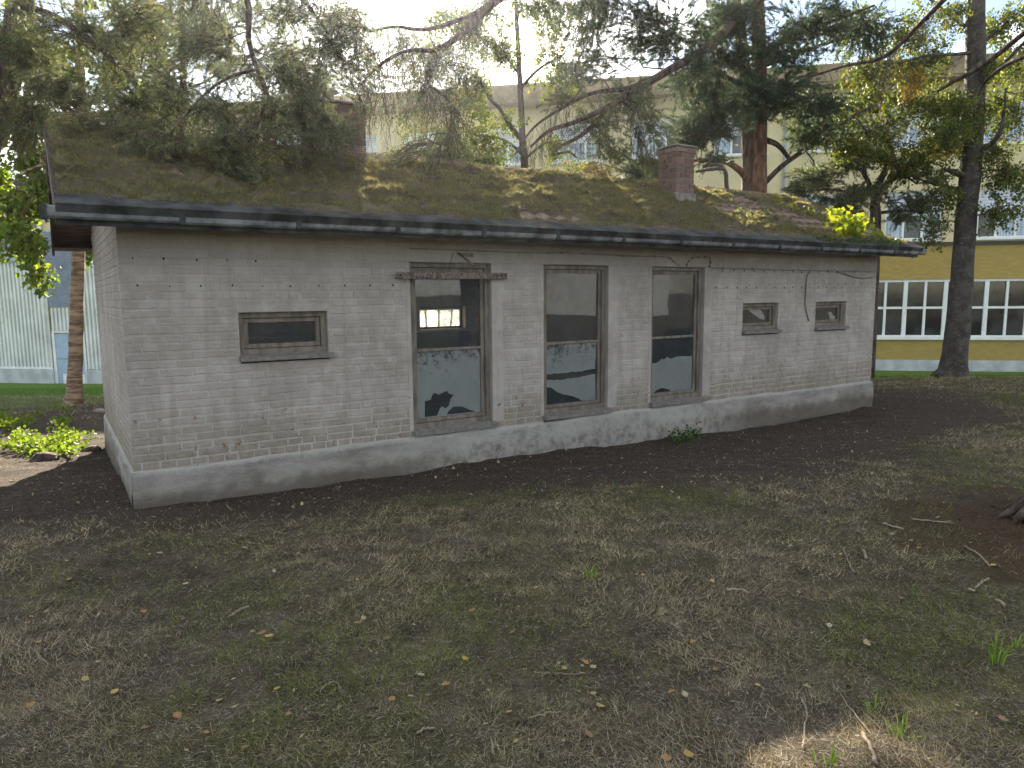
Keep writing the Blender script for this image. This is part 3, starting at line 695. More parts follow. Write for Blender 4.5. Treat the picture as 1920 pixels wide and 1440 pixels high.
# chimneys
def chimney(x0, y0, w, dep, zb, nc, label, cap, name='chimney'):
    r = random.Random(int(x0 * 10)); ch = .0745
    core = MB().box(x0 + .01, x0 + w - .01, y0 + .01, y0 + dep - .01, zb - .45, zb + nc * ch - .01).build(name, M['mortar_cap'], shed, label=label)
    vari = []
    def put(xa, xb, ya, yb, z):
        me = bpy.data.meshes.new('chimney_brick'); bb = MB().box(0, xb - xa, 0, yb - ya, 0, ch - .012); me.from_pydata([tuple(c + r.uniform(-.003, .003) for c in v) for v in bb.v], [], bb.f); me.update(); tone_attr(me, [r.random()] * 8); me.materials.append(M['chimney_brick'])
        o = bpy.data.objects.new('brick', me); o.location = (xa + r.uniform(-.005, .003), ya + r.uniform(-.005, .003), z); link(o, core)
    for k in range(nc):
        z = zb + k * ch; f = k % 2; nb = max(1, round(w / .25)); bw = w / nb; e = .004; ov = .02 if k >= nc - 1 else 0
        xs_ = [x0 - ov] + [x0 + bw * (i + (.5 if f else 1)) for i in range(nb if f else nb - 1)] + [x0 + w + ov]
        for i in range(len(xs_) - 1):
            put(xs_[i] + (e if i else 0), xs_[i + 1] - (e if i < len(xs_) - 2 else 0), y0 - ov, y0 + .1, z); put(xs_[i] + (e if i else 0), xs_[i + 1] - (e if i < len(xs_) - 2 else 0), y0 + dep - .1, y0 + dep + ov, z)
        mid = y0 + dep * (.5 if f else .62)
        for xa, xb in ((x0 - ov, x0 + .1), (x0 + w - .1, x0 + w + ov)):
            put(xa, xb, y0 + .1 + e, mid - e, z); put(xa, xb, mid + e, y0 + dep - .1 - e, z)
    zt = zb + nc * ch
    MB().box(x0 - .035, x0 + w + .035, y0 - .035, y0 + dep + .035, zt + .001, zt + .028).build('cap_slab', M['mortar_cap'], core, bevel=.008)
    zf = zb; b = MB(); b.box(x0 - .03, x0 + w + .03, y0 - .03, y0 + dep + .03, zb - .42, zb - .004); b.build('chimney_base', M['mortar_cap'], core, bevel=.015)
    if cap:
        cx, cy = x0 + w * .42, y0 + dep / 2; m = MB().tube([(cx, cy, zt + .02), (cx, cy, zt + .17)], [.075, .07], 10); m.tube([(cx, cy, zt + .171), (cx, cy, zt + .2), (cx, cy, zt + .235)], [.14, .12, .03], 10)
        m.build('chimney_pot', M['mortar_cap'], core)
chimney(7.50, 1.0, .38, .38, 3.36, 9, 'square brick chimney on the right half of the roof', False)
chimney(2.18, 1.42, .62, .5, 3.48, 8, 'wide brick chimney with a capped pot, behind pine branches', True)
# fixing holes
mb = MB(); rr = random.Random(2)
def hole(x, z, r=.009):
    x += rr.uniform(-.01, .01); z += rr.uniform(-.006, .006); r *= rr.uniform(.7, 1.2); mb.poly([(x + math.cos(w) * r, -.0075, z + math.sin(w) * r * 1.2) for w in np.linspace(0, 2 * math.pi, 8, endpoint=False)])
for x in np.arange(.10, 1.2, .255): hole(x, 2.19)
for x in np.arange(.12, 2.5, .262): hole(x, 1.96)
for x in np.arange(7.3, 11.1, .21): hole(x, 1.93, .011)
for x in np.arange(9.9, 11.1, .21): hole(x, 1.985, .010)
for x in np.arange(7.2, 11.1, .22): hole(x, 2.17, .012)
mb.build('fixing_holes', M['hole'], front, kind='stuff')
mb = MB()
for k in range(12):
    for y in np.linspace(.12, D - .15, 15): mb.poly([(-.0075, y + math.cos(w) * .008, 2.185 + math.sin(w) * .011) for w in np.linspace(0, 2 * math.pi, 7, endpoint=False)])
    break
mb.build('fixing_holes', M['hole'], shed, kind='stuff')
# rusty bar with hanger, cables
bar = empty('rusty_bar', (2.5, -.06, 2.03), label='rusty flat steel bar fixed across the top of a tall window', cat='bar')
def rel(o, parent): o.location = -np.array(parent.location); return o
rel(MB().box(2.5, 3.83, -.066, -.058, 2.032, 2.102).box(2.5, 3.83, -.058, -.012, 2.032, 2.04).build('bar', M['rust'], bar), bar)
for x in (2.54, 3.70, 3.75, 3.80): rel(MB().tube([(x, -.074, 2.07), (x, -.064, 2.07)], .011, 7).build('bolt', M['hole'], bar), bar)
br = empty('bracket_arm', (3.4, -.02, 2.28), label='short iron arm and thin rod sticking out above the rusty bar', cat='bracket')
p0, p1 = hit(858, 474, 1, -.02), hit(888, 499, 1, -.22)
rel(MB().tube(curve([p0, p0 + (p1 - p0) * .35 + np.array([0, 0, .012]), p1], 5), .014, 7).build('arm', M['rust'], br), br)
q0, q1 = hit(850, 474, 1, -.02), hit(842, 502, 1, -.07); rel(MB().tube([q0, q1], .005, 5).build('rod', M['rust'], br), br)
rel(MB().box(3.27, 3.42, -.022, -.008, 2.27, 2.31).build('wall_plate', M['rust'], br), br)
def cable(label, px, r=.007, clips=True):
    pts = [hit(x, y, 1, -.017) for x, y in px]; o = empty('wall_cable', pts[0], label=label, cat='cable')
    rel(MB().tube(curve(pts, 6), r, 6).build('cable', M['cable'], o, smooth=True), o)
    if clips:
        c = curve(pts, 8)
        for k in range(3, len(c) - 2, 6): rel(MB().box(c[k][0] - .008, c[k][0] + .008, -.028, -.004, c[k][2] - .012, c[k][2] + .012).build('clip', M['cable'], o), o)
cable('thin cable clipped along the wall above the middle tall window', [(768, 466), (860, 469), (1000, 474), (1040, 474), (1085, 475), (1180, 480), (1248, 482), (1262, 489), (1275, 499)], .006)
cable('cable looping over the right-hand tall window and along to the corner', [(1287, 500), (1291, 491), (1300, 483), (1316, 482.5), (1330, 483), (1333, 493), (1336, 502), (1400, 504), (1500, 507), (1580, 508), (1642, 509)], .006)
cable('loose cable end hanging between the two small windows', [(1519, 507), (1513, 520), (1511, 545), (1510, 570), (1513, 588), (1517, 602)], .009, False)
cable('slack cable sagging near the right corner of the wall', [(1570, 509), (1585, 514), (1605, 520), (1625, 521), (1642, 518)], .009, False)

# ------------------------------------------------------------------ yellow office building behind
F1 = P(1813, 545, 28.0); F2 = P(133, 561, 35.56); ex = np.array([F1[0] - F2[0], F1[1] - F2[1], 0]); ex = ex / np.linalg.norm(ex)
ez = np.array([0., 0, 1.]); ey = np.cross(ez, ex)                       # ey points away from the camera
if ey @ (F1 - CAM) < 0: ey = -ey
FO = np.array([F1[0], F1[1], 0.0]); FR = (FO, ex, ey, ez)
def fac(x, y, off=0.0):
    d = ray(x, y); o = FO + ey * off; t = ((o - CAM) @ ey) / (d @ ey); q = CAM + d * t - FO; return q @ ex, q[2]
def fm(o, fr): o.matrix_world = rmat(fr); return o
office = empty('office_building', FO, label='long three-storey yellow brick office building behind the trees', cat='building')
def part(mb, name, m, parent=office, **k):
    o = mb.build(name, m, None, **k); o.matrix_world = rmat(FR); o.parent = parent
    o.matrix_parent_inverse = (parent.matrix_world if parent is office else rmat(FR)).inverted(); return o
bpy.context.view_layer.update()
S0, S1, ZB, ZT_ = -40.0, 9.0, -3.0, 9.3
zl = fac(1860, 455)[1]; zroof = fac(1813, 116)[1]; zw = fac(1813, 152)[1]
g_top, g_bot = fac(1740, 524)[1], fac(1740, 632)[1]
r2t, r2b = fac(1870, 354)[1], fac(1870, 446)[1]; r3t, r3b = fac(1897, 188)[1], fac(1897, 268)[1]
uw = (fac(1849, 580)[0] - fac(1697, 580)[0]) / 2; u0 = fac(1697, 580)[0]
gband = (u0 - 2 * uw, u0 + 5 * uw, g_bot, g_top)
wa = fac(1660, 400)[0]; wb = fac(1768, 400)[0]; wc = fac(1833, 400)[0]; pitch = wc - wa; ww = wb - wa
cols = [wa + pitch * k for k in range(-11, 3)]
up2 = [(c, c + ww, r2b, r2t) for c in cols if c + ww < S1 - .5]; up3 = [(c, c + ww, r3b, r3t) for c in cols if c + ww < S1 - .5]
mb = MB(); holed_wall(mb, (S0, S1, ZB, zl - .06), [gband], 0, .35, IDF); part(mb, 'ground_floor_wall', M['office_brick'])
mb = MB(); holed_wall(mb, (S0, S1, zl + .06, zw), up2 + up3, -.02, .33, IDF); part(mb, 'upper_wall', M['cream'])
part(MB().box(S0, S1, -.10, .34, zl - .058, zl + .058), 'ledge', M['roof_felt'])
part(MB().box(S0, S1, .36, 11.0, ZB, zw - .01), 'core', M['pane_dark'])
part(MB().box(S0 - .4, S1 + .4, -.75, 11.4, zw + .002, zw + .10), 'eave_soffit', M['brown_eave']); part(MB().box(S0 - .45, S1 + .45, -.80, 11.5, zw + .101, zroof - .05), 'eave_fascia', M['brown_eave'])
part(MB().box(S0 - .5, S1 + .5, -.83, 11.6, zroof - .049, zroof + .02), 'roof', M['brown_eave'])
zpl = fac(1740, 675)[1]; part(MB().box(S0, S1, -.03, -.001, ZB, zpl), 'base_course', M['concrete']); 
sp = fac(1471, 280)[0]; part(MB().tube([(sp, -.09, zl + .1), (sp, -.09, zw - .05)], .055, 7), 'downpipe', M['grille'])
def office_window(a, b, c, d, slats, nm):
    t = .07; mb = MB().box(a, b, .06, .15, c, c + t).box(a, b, .06, .15, d - t, d).box(a, a + t, .061, .149, c + t, d - t).box(b - t, b, .061, .149, c + t, d - t)
    zs = c + (d - c) * .52; n = 3
    for k in range(1, n): X = a + (b - a) * k / n; mb.box(X - .04, X + .04, .062, .148, c + t, zs)
    mb.box(a + t, b - t, .0625, .1475, zs - .03, zs + .03)
    w = part(mb, 'window', M['white_frame'])
    part(MB().box(a - .05, b + .05, -.1, .059, c - .07, c - .001), 'window_sill', M['white_frame'], w)
    for k in range(n):
        X0, X1 = a + (b - a) * k / n, a + (b - a) * (k + 1) / n; part(MB().quad((X0, .12, c), (X1, .12, c), (X1, .12, zs), (X0, .12, zs)), 'pane', M['pane_light'] if (k + slats) % 4 else M['pane_dark'], w)
    ns = 7; h = (d - t - zs - .03) / ns
    for k in range(ns):
        z = zs + .03 + k * h; part(MB().quad((a + t, .075, z + .012), (b - t, .075, z + .012), (b - t, .10, z + h), (a + t, .10, z + h)), 'blind_slat', M['blind'], w)
    part(MB().box(a + t, b - t, .105, .11, zs, d - t), 'blind_back', M['grille'], w)
for k, q in enumerate(up2 + up3): office_window(*q, k, '')
# ground-floor ribbon: two-by-two panes in each unit
a0, a1, c, d = gband
for k in range(7):
    a, b = a0 + k * uw, a0 + (k + 1) * uw; mb = MB(); e = .075; zmid = fac(1740, 577)[1]
    mb.box(a, b, .04, .16, c, c + .07).box(a, b, .04, .16, d - .09, d).box(a, a + e, .041, .159, c + .07, d - .09).box(b - e, b, .041, .159, c + .07, d - .09)
    mb.box((a + b) / 2 - .045, (a + b) / 2 + .045, .05, .15, c + .07, d - .09).box(a + e, b - e, .055, .145, zmid - .045, zmid + .045)
    w = part(mb, 'ribbon_window', M['white_frame'])
    for X0, X1 in ((a + e, (a + b) / 2 - .045), ((a + b) / 2 + .045, b - e)):
        for z0, z1 in ((c + .07, zmid - .045), (zmid + .045, d - .09)): part(MB().quad((X0, .11, z0), (X1, .11, z0), (X1, .11, z1), (X0, .11, z1)), 'pane', M['pane_dark'], w)
part(MB().box(a0 - .05, a1 + .05, -.12, .039, c - .10, c - .001), 'window_sill', M['white_frame'])

# ------------------------------------------------------------------ metal-clad wing at the left
WO = P(100, 561, 27.5); WFR = (np.array([WO[0], WO[1], 0.]), ex, ey, ez)
def wf(x, y):
    d = ray(x, y); t = ((WFR[0] - CAM) @ ey) / (d @ ey); q = CAM + d * t - WFR[0]; return q @ ex, q[2]
wing = empty('clad_wing', WFR[0], label='pale ribbed metal-clad wing with a blue door beyond the lawn', cat='building')
bpy.context.view_layer.update()
def wpart(mb, name, m, **k):
    o = mb.build(name, m, None, **k); o.matrix_world = rmat(WFR); o.parent = wing; o.matrix_parent_inverse = wing.matrix_world.inverted(); return o
sx = lambda x: wf(x, 600)[0]; sz = lambda y: wf(100, y)[1]
wl, wr = sx(-260), sx(232); ztop = sz(345)
wpart(MB().box(wl, wr, .10, 8.0, -4, ztop), 'wall', M['cream']); wpart(MB().box(wl - .2, wr + .1, -.2, 8.2, ztop + .001, ztop + .2), 'roof', M['roof_felt'])
def ribs(x0, x1, z0, z1):
    mb = MB(); p = .172; n = int((x1 - x0) / p); o = []
    for k in range(n):
        b = x0 + k * p; o += [(b, .0), (b + p * .5, .0), (b + p * .60, .085), (b + p * .90, .085)]
    o.append((x1, 0))
    for (a, ya), (b, yb) in zip(o[:-1], o[1:]): mb.quad((a, ya, z0), (b, yb, z0), (b, yb, z1), (a, ya, z1))
    return mb
wpart(ribs(wl, sx(92), sz(691), sz(488)), 'ribbed_cladding', M['clad']); wpart(ribs(sx(158), wr, sz(691), sz(478)), 'ribbed_cladding', M['clad']); wpart(ribs(sx(96), sx(154), sz(622), sz(577)), 'ribbed_cladding', M['clad'])
wpart(MB().box(wl, sx(94), -.06, .099, -4, sz(692)), 'base_course', M['concrete']); wpart(MB().box(sx(156), wr, -.06, .099, -4, sz(692)), 'base_course', M['concrete'])
wpart(MB().box(wl, sx(92), -.03, .0, sz(695) + .03, sz(688)), 'base_flashing', M['white_frame'])
dr = wpart(MB().box(sx(99), sx(152), .03, .08, sz(727), sz(626)), 'door', M['door_blue'])
wpart(MB().box(sx(109), sx(150), .015, .029, sz(721), sz(701)), 'door_panel', M['white_frame']); wpart(MB().box(sx(101), sx(150), .017, .029, sz(674), sz(671)), 'door_rail', M['grille'])
wpart(MB().box(sx(94), sx(99) - .002, .0, .09, sz(727), sz(624)).box(sx(152) + .002, sx(156), .0, .09, sz(727), sz(624)).box(sx(94), sx(156), .0, .09, sz(624) + .002, sz(621)), 'door_frame', M['white_frame'])
gz_ = np.linspace(sz(575), sz(432), 48)
for k in range(47): wpart(MB().quad((sx(92), .0, gz_[k]), (sx(156), .0, gz_[k]), (sx(156), .06, gz_[k + 1]), (sx(92), .06, gz_[k + 1])), 'louvre_slat', M['grille'])
wpart(MB().box(sx(92), sx(156), .065, .07, sz(575), sz(432)), 'louvre_back', M['roof_felt'])
wpart(MB().box(wl, sx(88), -.12, .099, sz(489), sz(481)), 'window_ledge', M['grille'])
for k in range(5):
    a, b = sx(85) - (k + 1) * 1.35, sx(85) - k * 1.35; z0, z1 = sz(481) + .01, sz(412)
    w = wpart(MB().box(a, b, .02, .08, z0, z0 + .07).box(a, b, .02, .08, z1 - .07, z1).box(a, a + .06, .021, .079, z0 + .07, z1 - .07).box(b - .06, b, .021, .079, z0 + .07, z1 - .07).box(a + .06, b - .06, .022, .078, z0 + .75, z0 + .82), 'window', M['door_blue'])
    wpart(MB().quad((a, .06, z0), (b, .06, z0), (b, .06, z1), (a, .06, z1)), 'pane', M['pane_dark'])
wpart(MB().quad((sx(85), .0, sz(481)), (sx(92), .0, sz(481)), (sx(92), .0, sz(412)), (sx(85), .0, sz(412))), 'corner_trim', M['white_frame'])

# ------------------------------------------------------------------ behind the viewer: what the panes mirror
pale = empty('pale_house', (36, -40, 0), label='pale house mirrored in the upper panes', cat='house')
zb_ = float(gh(36, -40)); fr = (np.array([36, -40, zb_]), np.array([.78, .62, 0]), np.array([-.62, .78, 0]), ez)
for nm, m, b in (('wall', M['concrete'], MB().box(-7, 7, -4, 4, -1, 4.2, fr)), ('roof', M['roof_felt'], MB().box(-7.5, 7.5, -4.5, 4.5, 4.21, 4.6, fr))): rel(b.build(nm, m, pale), pale)

# ------------------------------------------------------------------ trees
def pxl(rows):
    """(px, py, depth, width in px) -> world points with radius"""
    o = []
    for x, y, d, w in rows: p = P(x, y, d); o.append((*p, max(w, .6) / 2 * d / FPX))
    return np.array(o)
def needle_tris(pos, dr, n, ln, wd, cols):
    k = len(pos); pos = np.repeat(pos, n, 0); dr = np.repeat(dr, n, 0); m = k * n
    perp = unit(np.cross(dr, rng.normal(0, 1, (m, 3)))); th = rng.uniform(.35, 1.25, (m, 1)); v = dr * np.cos(th) + perp * np.sin(th)
    b = pos + dr * rng.uniform(-.06, .06, (m, 1)); L_ = rng.uniform(.65, 1.15, (m, 1)) * ln; s = unit(np.cross(v, rng.normal(0, 1, (m, 3)))) * wd
    V = np.stack([b - s, b + s, b + v * L_], 1).reshape(-1, 3); c = cols[rng.integers(0, len(cols), k)]; c = np.repeat(c, n, 0) * rng.uniform(.7, 1.3, (m, 1))
    return V, np.repeat(c, 3, 0)
def leaf_quads(pos, size, cols, hang=.6):
    m = len(pos); a = unit(rng.normal(0, 1, (m, 3)) + np.array([0, 0, -hang * 1.6])); b = unit(np.cross(a, rng.normal(0, 1, (m, 3)))); s = rng.uniform(.6, 1.25, (m, 1)) * size
    nn = np.cross(a, b) * s * .12
    V = np.stack([pos, pos + a * s * .45 + b * s * .42 + nn, pos + a * s, pos + a * s * .45 - b * s * .42 + nn], 1).reshape(-1, 3)
    c = cols[rng.integers(0, len(cols), m)] * rng.uniform(.7, 1.3, (m, 1)); return V, np.repeat(c, 4, 0)
PINE = np.array([(.050, .075, .030), (.065, .085, .036), (.042, .066, .032), (.085, .095, .040)])
PINE_PALE = np.array([(.11, .125, .06), (.085, .11, .05), (.14, .14, .07), (.07, .095, .045)])
PINE_DARK = np.array([(.032, .058, .034), (.040, .066, .036), (.028, .050, .032)])
BIRCH = np.array([(.085, .13, .025), (.11, .16, .03), (.07, .11, .022), (.14, .17, .03), (.19, .16, .03)])
PINE, PINE_PALE, PINE_DARK = PINE * 1.45, PINE_PALE * 1.5, PINE_DARK * 1.35
BIRCH_Y = np.array([(.42, .25, .03), (.36, .24, .04), (.20, .19, .03)])
MAPLE = np.array([(.12, .20, .025), (.16, .24, .03), (.09, .15, .025), (.22, .26, .03)])
class Tree:
    def __init__(s, name, label, base, bark, twigmat, leafmat, group=None, cat='tree', mul=1.8):
        s.e = empty(name, base, label=label, cat=cat, group=group); s.base = np.array(base, float); s.bark = bark; s.tm = M[twigmat]; s.lm = M[leafmat]
        s.mul = mul; s.nodes = []; s.tw = MB(); s.V = []; s.C = []; s.rnd = random.Random(len(name) * 31 + int(abs(base[0]) * 100))
    def _b(s, mb, name, m, **k):
        o = mb.build(name, m, s.e, smooth=True, **k); o.location = -s.base; return o
    def trunk(s, rows, bark=None, n=14, world=False, res=7, wob=.06):
        c = curve(rows if world else pxl(rows), res); mb = MB(); pts = c[:, :3]; mb.tube(pts, c[:, 3], n)
        V = np.array(mb.v); ang = np.tile(np.arange(n), len(c)); k = np.repeat(np.arange(len(c)), n)
        f = 1 + wob * (vnoise(ang * 1.7, k * .6, 5) - .5) * 2; ctr = np.repeat(pts, n, 0); mb.v = [tuple(q) for q in ctr + (V - ctr) * f[:, None]]
        s._b(mb, 'trunk', M[bark or s.bark]); s.nodes += [tuple(p) for p in pts]
    def limb(s, rows, n=8, res=6, bark=None, world=False):
        c = curve(rows if world else pxl(rows), res); mb = MB().tube(c[:, :3], c[:, 3], n); s._b(mb, 'branch', M[bark or s.bark]); s.nodes += [tuple(p) for p in c[:, :3]]; return c
    def strand(s, a, b, sag, r, n=5):
        a = np.asarray(a, float); b = np.asarray(b, float); t = np.linspace(0, 1, n)[:, None]; p = a + (b - a) * t; p[:, 2] += (sag * 4 * t * (1 - t))[:, 0]
        w = np.linalg.norm(b - a) * .05; p[1:-1] += rng.normal(0, w, (n - 2, 3)); s.tw.tube(p, np.linspace(r, r * .45, n), 3, False); return p
    def pad(s, px, py, d, rx, ry, rd, n, tl=.5, kind='needle', pal=PINE, dens=1.0, size=.06, wd=.0028, nn=16, droop=.25, link_=True, leaf_n=9, world=None):
        c = P(px, py, d) if world is None else np.array(world, float); ax = RT * (rx * d / FPX), UP * (ry * d / FPX), FW * rd
        nd = np.array(s.nodes)
        if link_:
            k = np.argmin(np.linalg.norm(nd - c, axis=1) + np.maximum(0, (c[2] - nd[:, 2])) * -.1); L_ = np.linalg.norm(nd[k] - c); main = s.strand(nd[k], c, .06 * L_, min(.03, .006 + .006 * L_), 7)
            roots = main[2:]
        else: roots = c[None]
        n = int(n * s.mul); wd = wd * 1.25; nn = int(nn * 1.45)
        tp = []; td = []
        for i in range(n):
            q = unit(rng.normal(0, 1, 3)) * rng.uniform(0, 1) ** .4; e = c + ax[0] * q[0] + ax[1] * q[1] + ax[2] * q[2]
            st0 = roots[rng.integers(0, len(roots))]; dirn = unit(e - st0 + rng.normal(0, .12, 3)); st = e - dirn * tl * rng.uniform(.6, 1.2); en = e + np.array([0, 0, -droop * tl * rng.uniform(.3, 1)])
            p = s.strand(st, en, tl * .10, .0045, 4)
            if i % 3 == 0: s.strand(st0, st, .05, .006, 4)
            m = max(2, int(dens * tl / .075)); t = np.sort(rng.uniform(.12, 1.05, m)); pos = p[0] + (p[-1] - p[0]) * t[:, None]; pos[:, 2] += tl * .4 * t * (1 - t) * .6
            tp.append(pos); td.append(np.repeat(unit(p[-1] - p[0])[None], m, 0))
        tp = np.vstack(tp); td = np.vstack(td)
        if kind == 'needle': V, C = needle_tris(tp, td, nn, size, wd, pal)
        else:
            pos = np.repeat(tp, leaf_n, 0) + rng.normal(0, .055, (len(tp) * leaf_n, 3)); V, C = leaf_quads(pos, size, pal)
        s.V.append(V); s.C.append(C); s.k = 3 if kind == 'needle' else 4
    def fringe(s, c, n, ln, pal=PINE_PALE, needle=True, nn=12, size=.055, wd=.0025, t0=.2, t1=1.0, down=1.0, tw_r=.004):
        """thin hanging twigs below a limb"""
        tp = []; td = []
        for i in range(n):
            k = int(rng.uniform(t0, t1) * (len(c) - 1)); a = c[k, :3]; L_ = ln * rng.uniform(.4, 1.2); h = unit(np.append(rng.normal(0, 1, 2), 0)) * rng.uniform(.1, .6) * L_
            b = a + h + np.array([0, 0, -down * L_]); p = s.strand(a, b, .12 * L_, tw_r, 5)
            for j in range(2):
                q = p[rng.integers(1, 5)]; s.strand(q, q + np.append(rng.normal(0, .10, 2), -rng.uniform(.1, .3)), .02, .003, 3)
            if needle:
                m = max(2, int(L_ / .12)); t = rng.uniform(.35, 1.0, m); pos = p[0] + (p[-1] - p[0]) * t[:, None]; tp.append(pos); td.append(np.repeat(unit(p[-1] - p[0])[None], m, 0))
        if needle:
            V, C = needle_tris(np.vstack(tp), np.vstack(td), nn, size, wd, pal); s.V.append(V); s.C.append(C); s.k = 3
    def fill(s, box, count, d0, d1, n, seed, **k):
        r = random.Random(seed)
        for _ in range(count):
            x = r.uniform(box[0], box[1]); y = r.uniform(box[2], box[3]); d = d0 + (d1 - d0) * r.random()
            s.pad(x, y, d, r.uniform(30, 62), r.uniform(20, 42), .45, int(n * r.uniform(.5, 1.4)), **k)
    def finish(s):
        if s.tw.v: o = s.tw.build('twigs', s.tm, s.e, kind='stuff'); o.location = -s.base
        if s.V:
            o = obj('crown', np_mesh('crown', np.vstack(s.V), s.k, np.vstack(s.C)), s.lm, s.e, kind='stuff'); o.location = -s.base
def gp(px, py, depth):
    p = P(px, py, depth); return np.array([p[0], p[1], float(gh(p[0], p[1]))])
GB = 'trees around the shed'

# birch at the right
b0 = gp(1787, 702, 16.4); T1 = Tree('birch_tree', 'tall dark-barked birch standing on the grass right of the shed', b0, 'bark_birch', 'twig', 'leaf', GB)
T1.trunk([(1781, 712, 16.4, 64), (1787, 690, 16.4, 50), (1793, 640, 16.4, 43), (1802, 540, 16.4, 38), (1812, 400, 16.4, 36), (1822, 290, 16.4, 36), (1828, 150, 16.4, 34), (1829, 0, 16.4, 32), (1835, -250, 16.4, 25), (1845, -520, 16.4, 12)], n=18)
T1.limb([(1835, 280, 16.4, 14), (1858, 270, 16.1, 10), (1876, 245, 15.9, 8), (1884, 200, 15.8, 5), (1886, 165, 15.8, 3)]); T1.limb([(1808, 330, 16.4, 13), (1788, 322, 16.2, 11), (1772, 318, 16.0, 5)])
T1.limb([(1826, 98, 16.4, 8), (1790, 102, 16.1, 6), (1735, 105, 15.8, 5), (1690, 118, 15.6, 3)]); T1.limb([(1818, 220, 16.4, 6), (1790, 245, 16, 4), (1770, 270, 15.7, 2)]); T1.limb([(1836, 160, 16.4, 9), (1880, 120, 16, 7), (1930, 70, 15.6, 5)])
T1.limb([(1824, 60, 16.4, 8), (1770, 20, 16.8, 6), (1700, -40, 17, 4)]); T1.limb([(1840, 80, 16.4, 9), (1900, 40, 17.2, 6), (1960, 30, 17.6, 4)]); T1.limb([(1808, 355, 16.4, 6), (1750, 345, 16.6, 4), (1710, 330, 16.8, 2)])
lf = dict(kind='leaf', size=.062, dens=.8, leaf_n=6, tl=.55, droop=.5)
for a in ((1735, 195, 16.8, 75, 55, 1.0, 60), (1690, 300, 16.8, 60, 60, 1.0, 36), (1770, 240, 16, 50, 60, .8, 42), (1765, 360, 16.2, 42, 70, .7, 22), (1745, 425, 16.2, 25, 50, .5, 12), (1885, 210, 16.8, 45, 60, 1, 50), (1895, 330, 16, 40, 60, .8, 32), (1880, 395, 15.8, 38, 40, .6, 18), (1900, 120, 17, 60, 40, 1, 30),
          (1720, 60, 17, 110, 55, 1.3, 46), (1600, 60, 17, 60, 60, 1, 26), (1900, 20, 16.5, 60, 60, 1.2, 30), (1900, -150, 16.5, 120, 90, 1.6, 40), (1740, -160, 16.5, 110, 90, 1.6, 40), (1980, 200, 16.5, 50, 120, 1, 40), (1830, -330, 16.5, 140, 90, 1.8, 40)):
    T1.pad(*a, pal=BIRCH, **lf)
for a in ((1705, 160, 16.4, 22, 26, .3, 9), (1695, 130, 16.4, 12, 12, .2, 3), (1775, 275, 16.0, 14, 8, .2, 2)): T1.pad(*a, pal=BIRCH_Y, **lf)
T1.fill((1540, 1920, -10, 300), 26, 15.8, 17.2, 14, 41, pal=BIRCH, **lf)
T1.finish()

# twin pine behind the roof
b0 = gp(1412, 420, 15.5); T2 = Tree('twin_pine', 'big twin-stemmed pine rising behind the right chimney', b0, 'bark_pine_low', 'twig', 'needle', GB)
zb = b0[2]; bL = P(1406, 380, 15.5); bR = P(1425, 380, 15.5)
T2.trunk(np.vstack([[bL[0], bL[1], zb - .1, .30], pxl([(1406, 380, 15.5, 33), (1405, 250, 15.5, 30), (1398, 150, 15.5, 25), (1388, 60, 15.5, 22), (1380, -60, 15.5, 20), (1372, -330, 15.5, 12)])]), world=True, n=16)
T2.trunk(np.vstack([[bR[0] + .05, bR[1], zb - .1, .28], pxl([(1422, 380, 15.4, 32), (1423, 280, 15.4, 29), (1424, 150, 15.4, 27), (1420, 0, 15.4, 25), (1418, -180, 15.4, 20), (1425, -420, 15.4, 10)])]), 'bark_pine', world=True, n=16)
T2.limb([(1400, 335, 15.4, 13), (1385, 318, 15.2, 12), (1360, 303, 15.0, 10), (1325, 300, 14.8, 8), (1295, 302, 14.6, 5)], bark='bark_pine'); T2.limb([(1432, 345, 15.4, 11), (1470, 308, 15.3, 10), (1530, 267, 15.1, 9), (1600, 218, 14.9, 7), (1645, 195, 14.8, 4)])
T2.limb([(1434, 262, 15.4, 12), (1458, 272, 15.3, 10), (1480, 298, 15.2, 8)]); T2.limb([(1395, 160, 15.5, 13), (1360, 145, 15.2, 11), (1320, 118, 15, 8), (1270, 112, 14.8, 5)]); T2.limb([(1390, 128, 15.5, 11), (1350, 112, 15.6, 9), (1310, 125, 15.7, 6)])
T2.limb([(1425, 110, 15.4, 11), (1480, 70, 15.1, 9), (1560, 40, 14.8, 7), (1640, 10, 14.5, 4)]); T2.limb([(1425, 125, 15.4, 10), (1500, 100, 15.6, 8), (1570, 75, 15.8, 6), (1660, 60, 16, 4)]); T2.limb([(1428, 210, 15.4, 9), (1490, 190, 15, 7), (1560, 175, 14.6, 5)])
big = T2.limb([(1418, -5, 15.4, 20), (1390, 20, 14.8, 21), (1330, 85, 13.6, 18), (1240, 140, 12.6, 15), (1150, 195, 11.9, 12), (1080, 228, 11.5, 9), (1030, 245, 11.2, 7), (995, 275, 11.0, 4)], n=10)
bg2 = T2.limb([(1240, 140, 12.6, 11), (1180, 165, 12.2, 10), (1110, 175, 11.9, 8), (1050, 205, 11.6, 6), (1000, 240, 11.3, 4), (965, 290, 11.1, 3)]); bg3 = T2.limb([(1150, 195, 11.9, 10), (1095, 250, 11.8, 8), (1050, 275, 11.7, 7), (1035, 290, 11.6, 5), (1065, 285, 11.6, 4), (1082, 296, 11.6, 3)])
ctr = T2.limb([(1400, -240, 15.4, 26), (1250, -150, 13.5, 26), (1050, -60, 11.6, 20), (930, 2, 10.6, 16), (870, 60, 10.1, 13), (820, 92, 9.8, 10), (765, 95, 9.5, 7), (715, 120, 9.3, 6), (670, 165, 9.1, 3)], n=10)
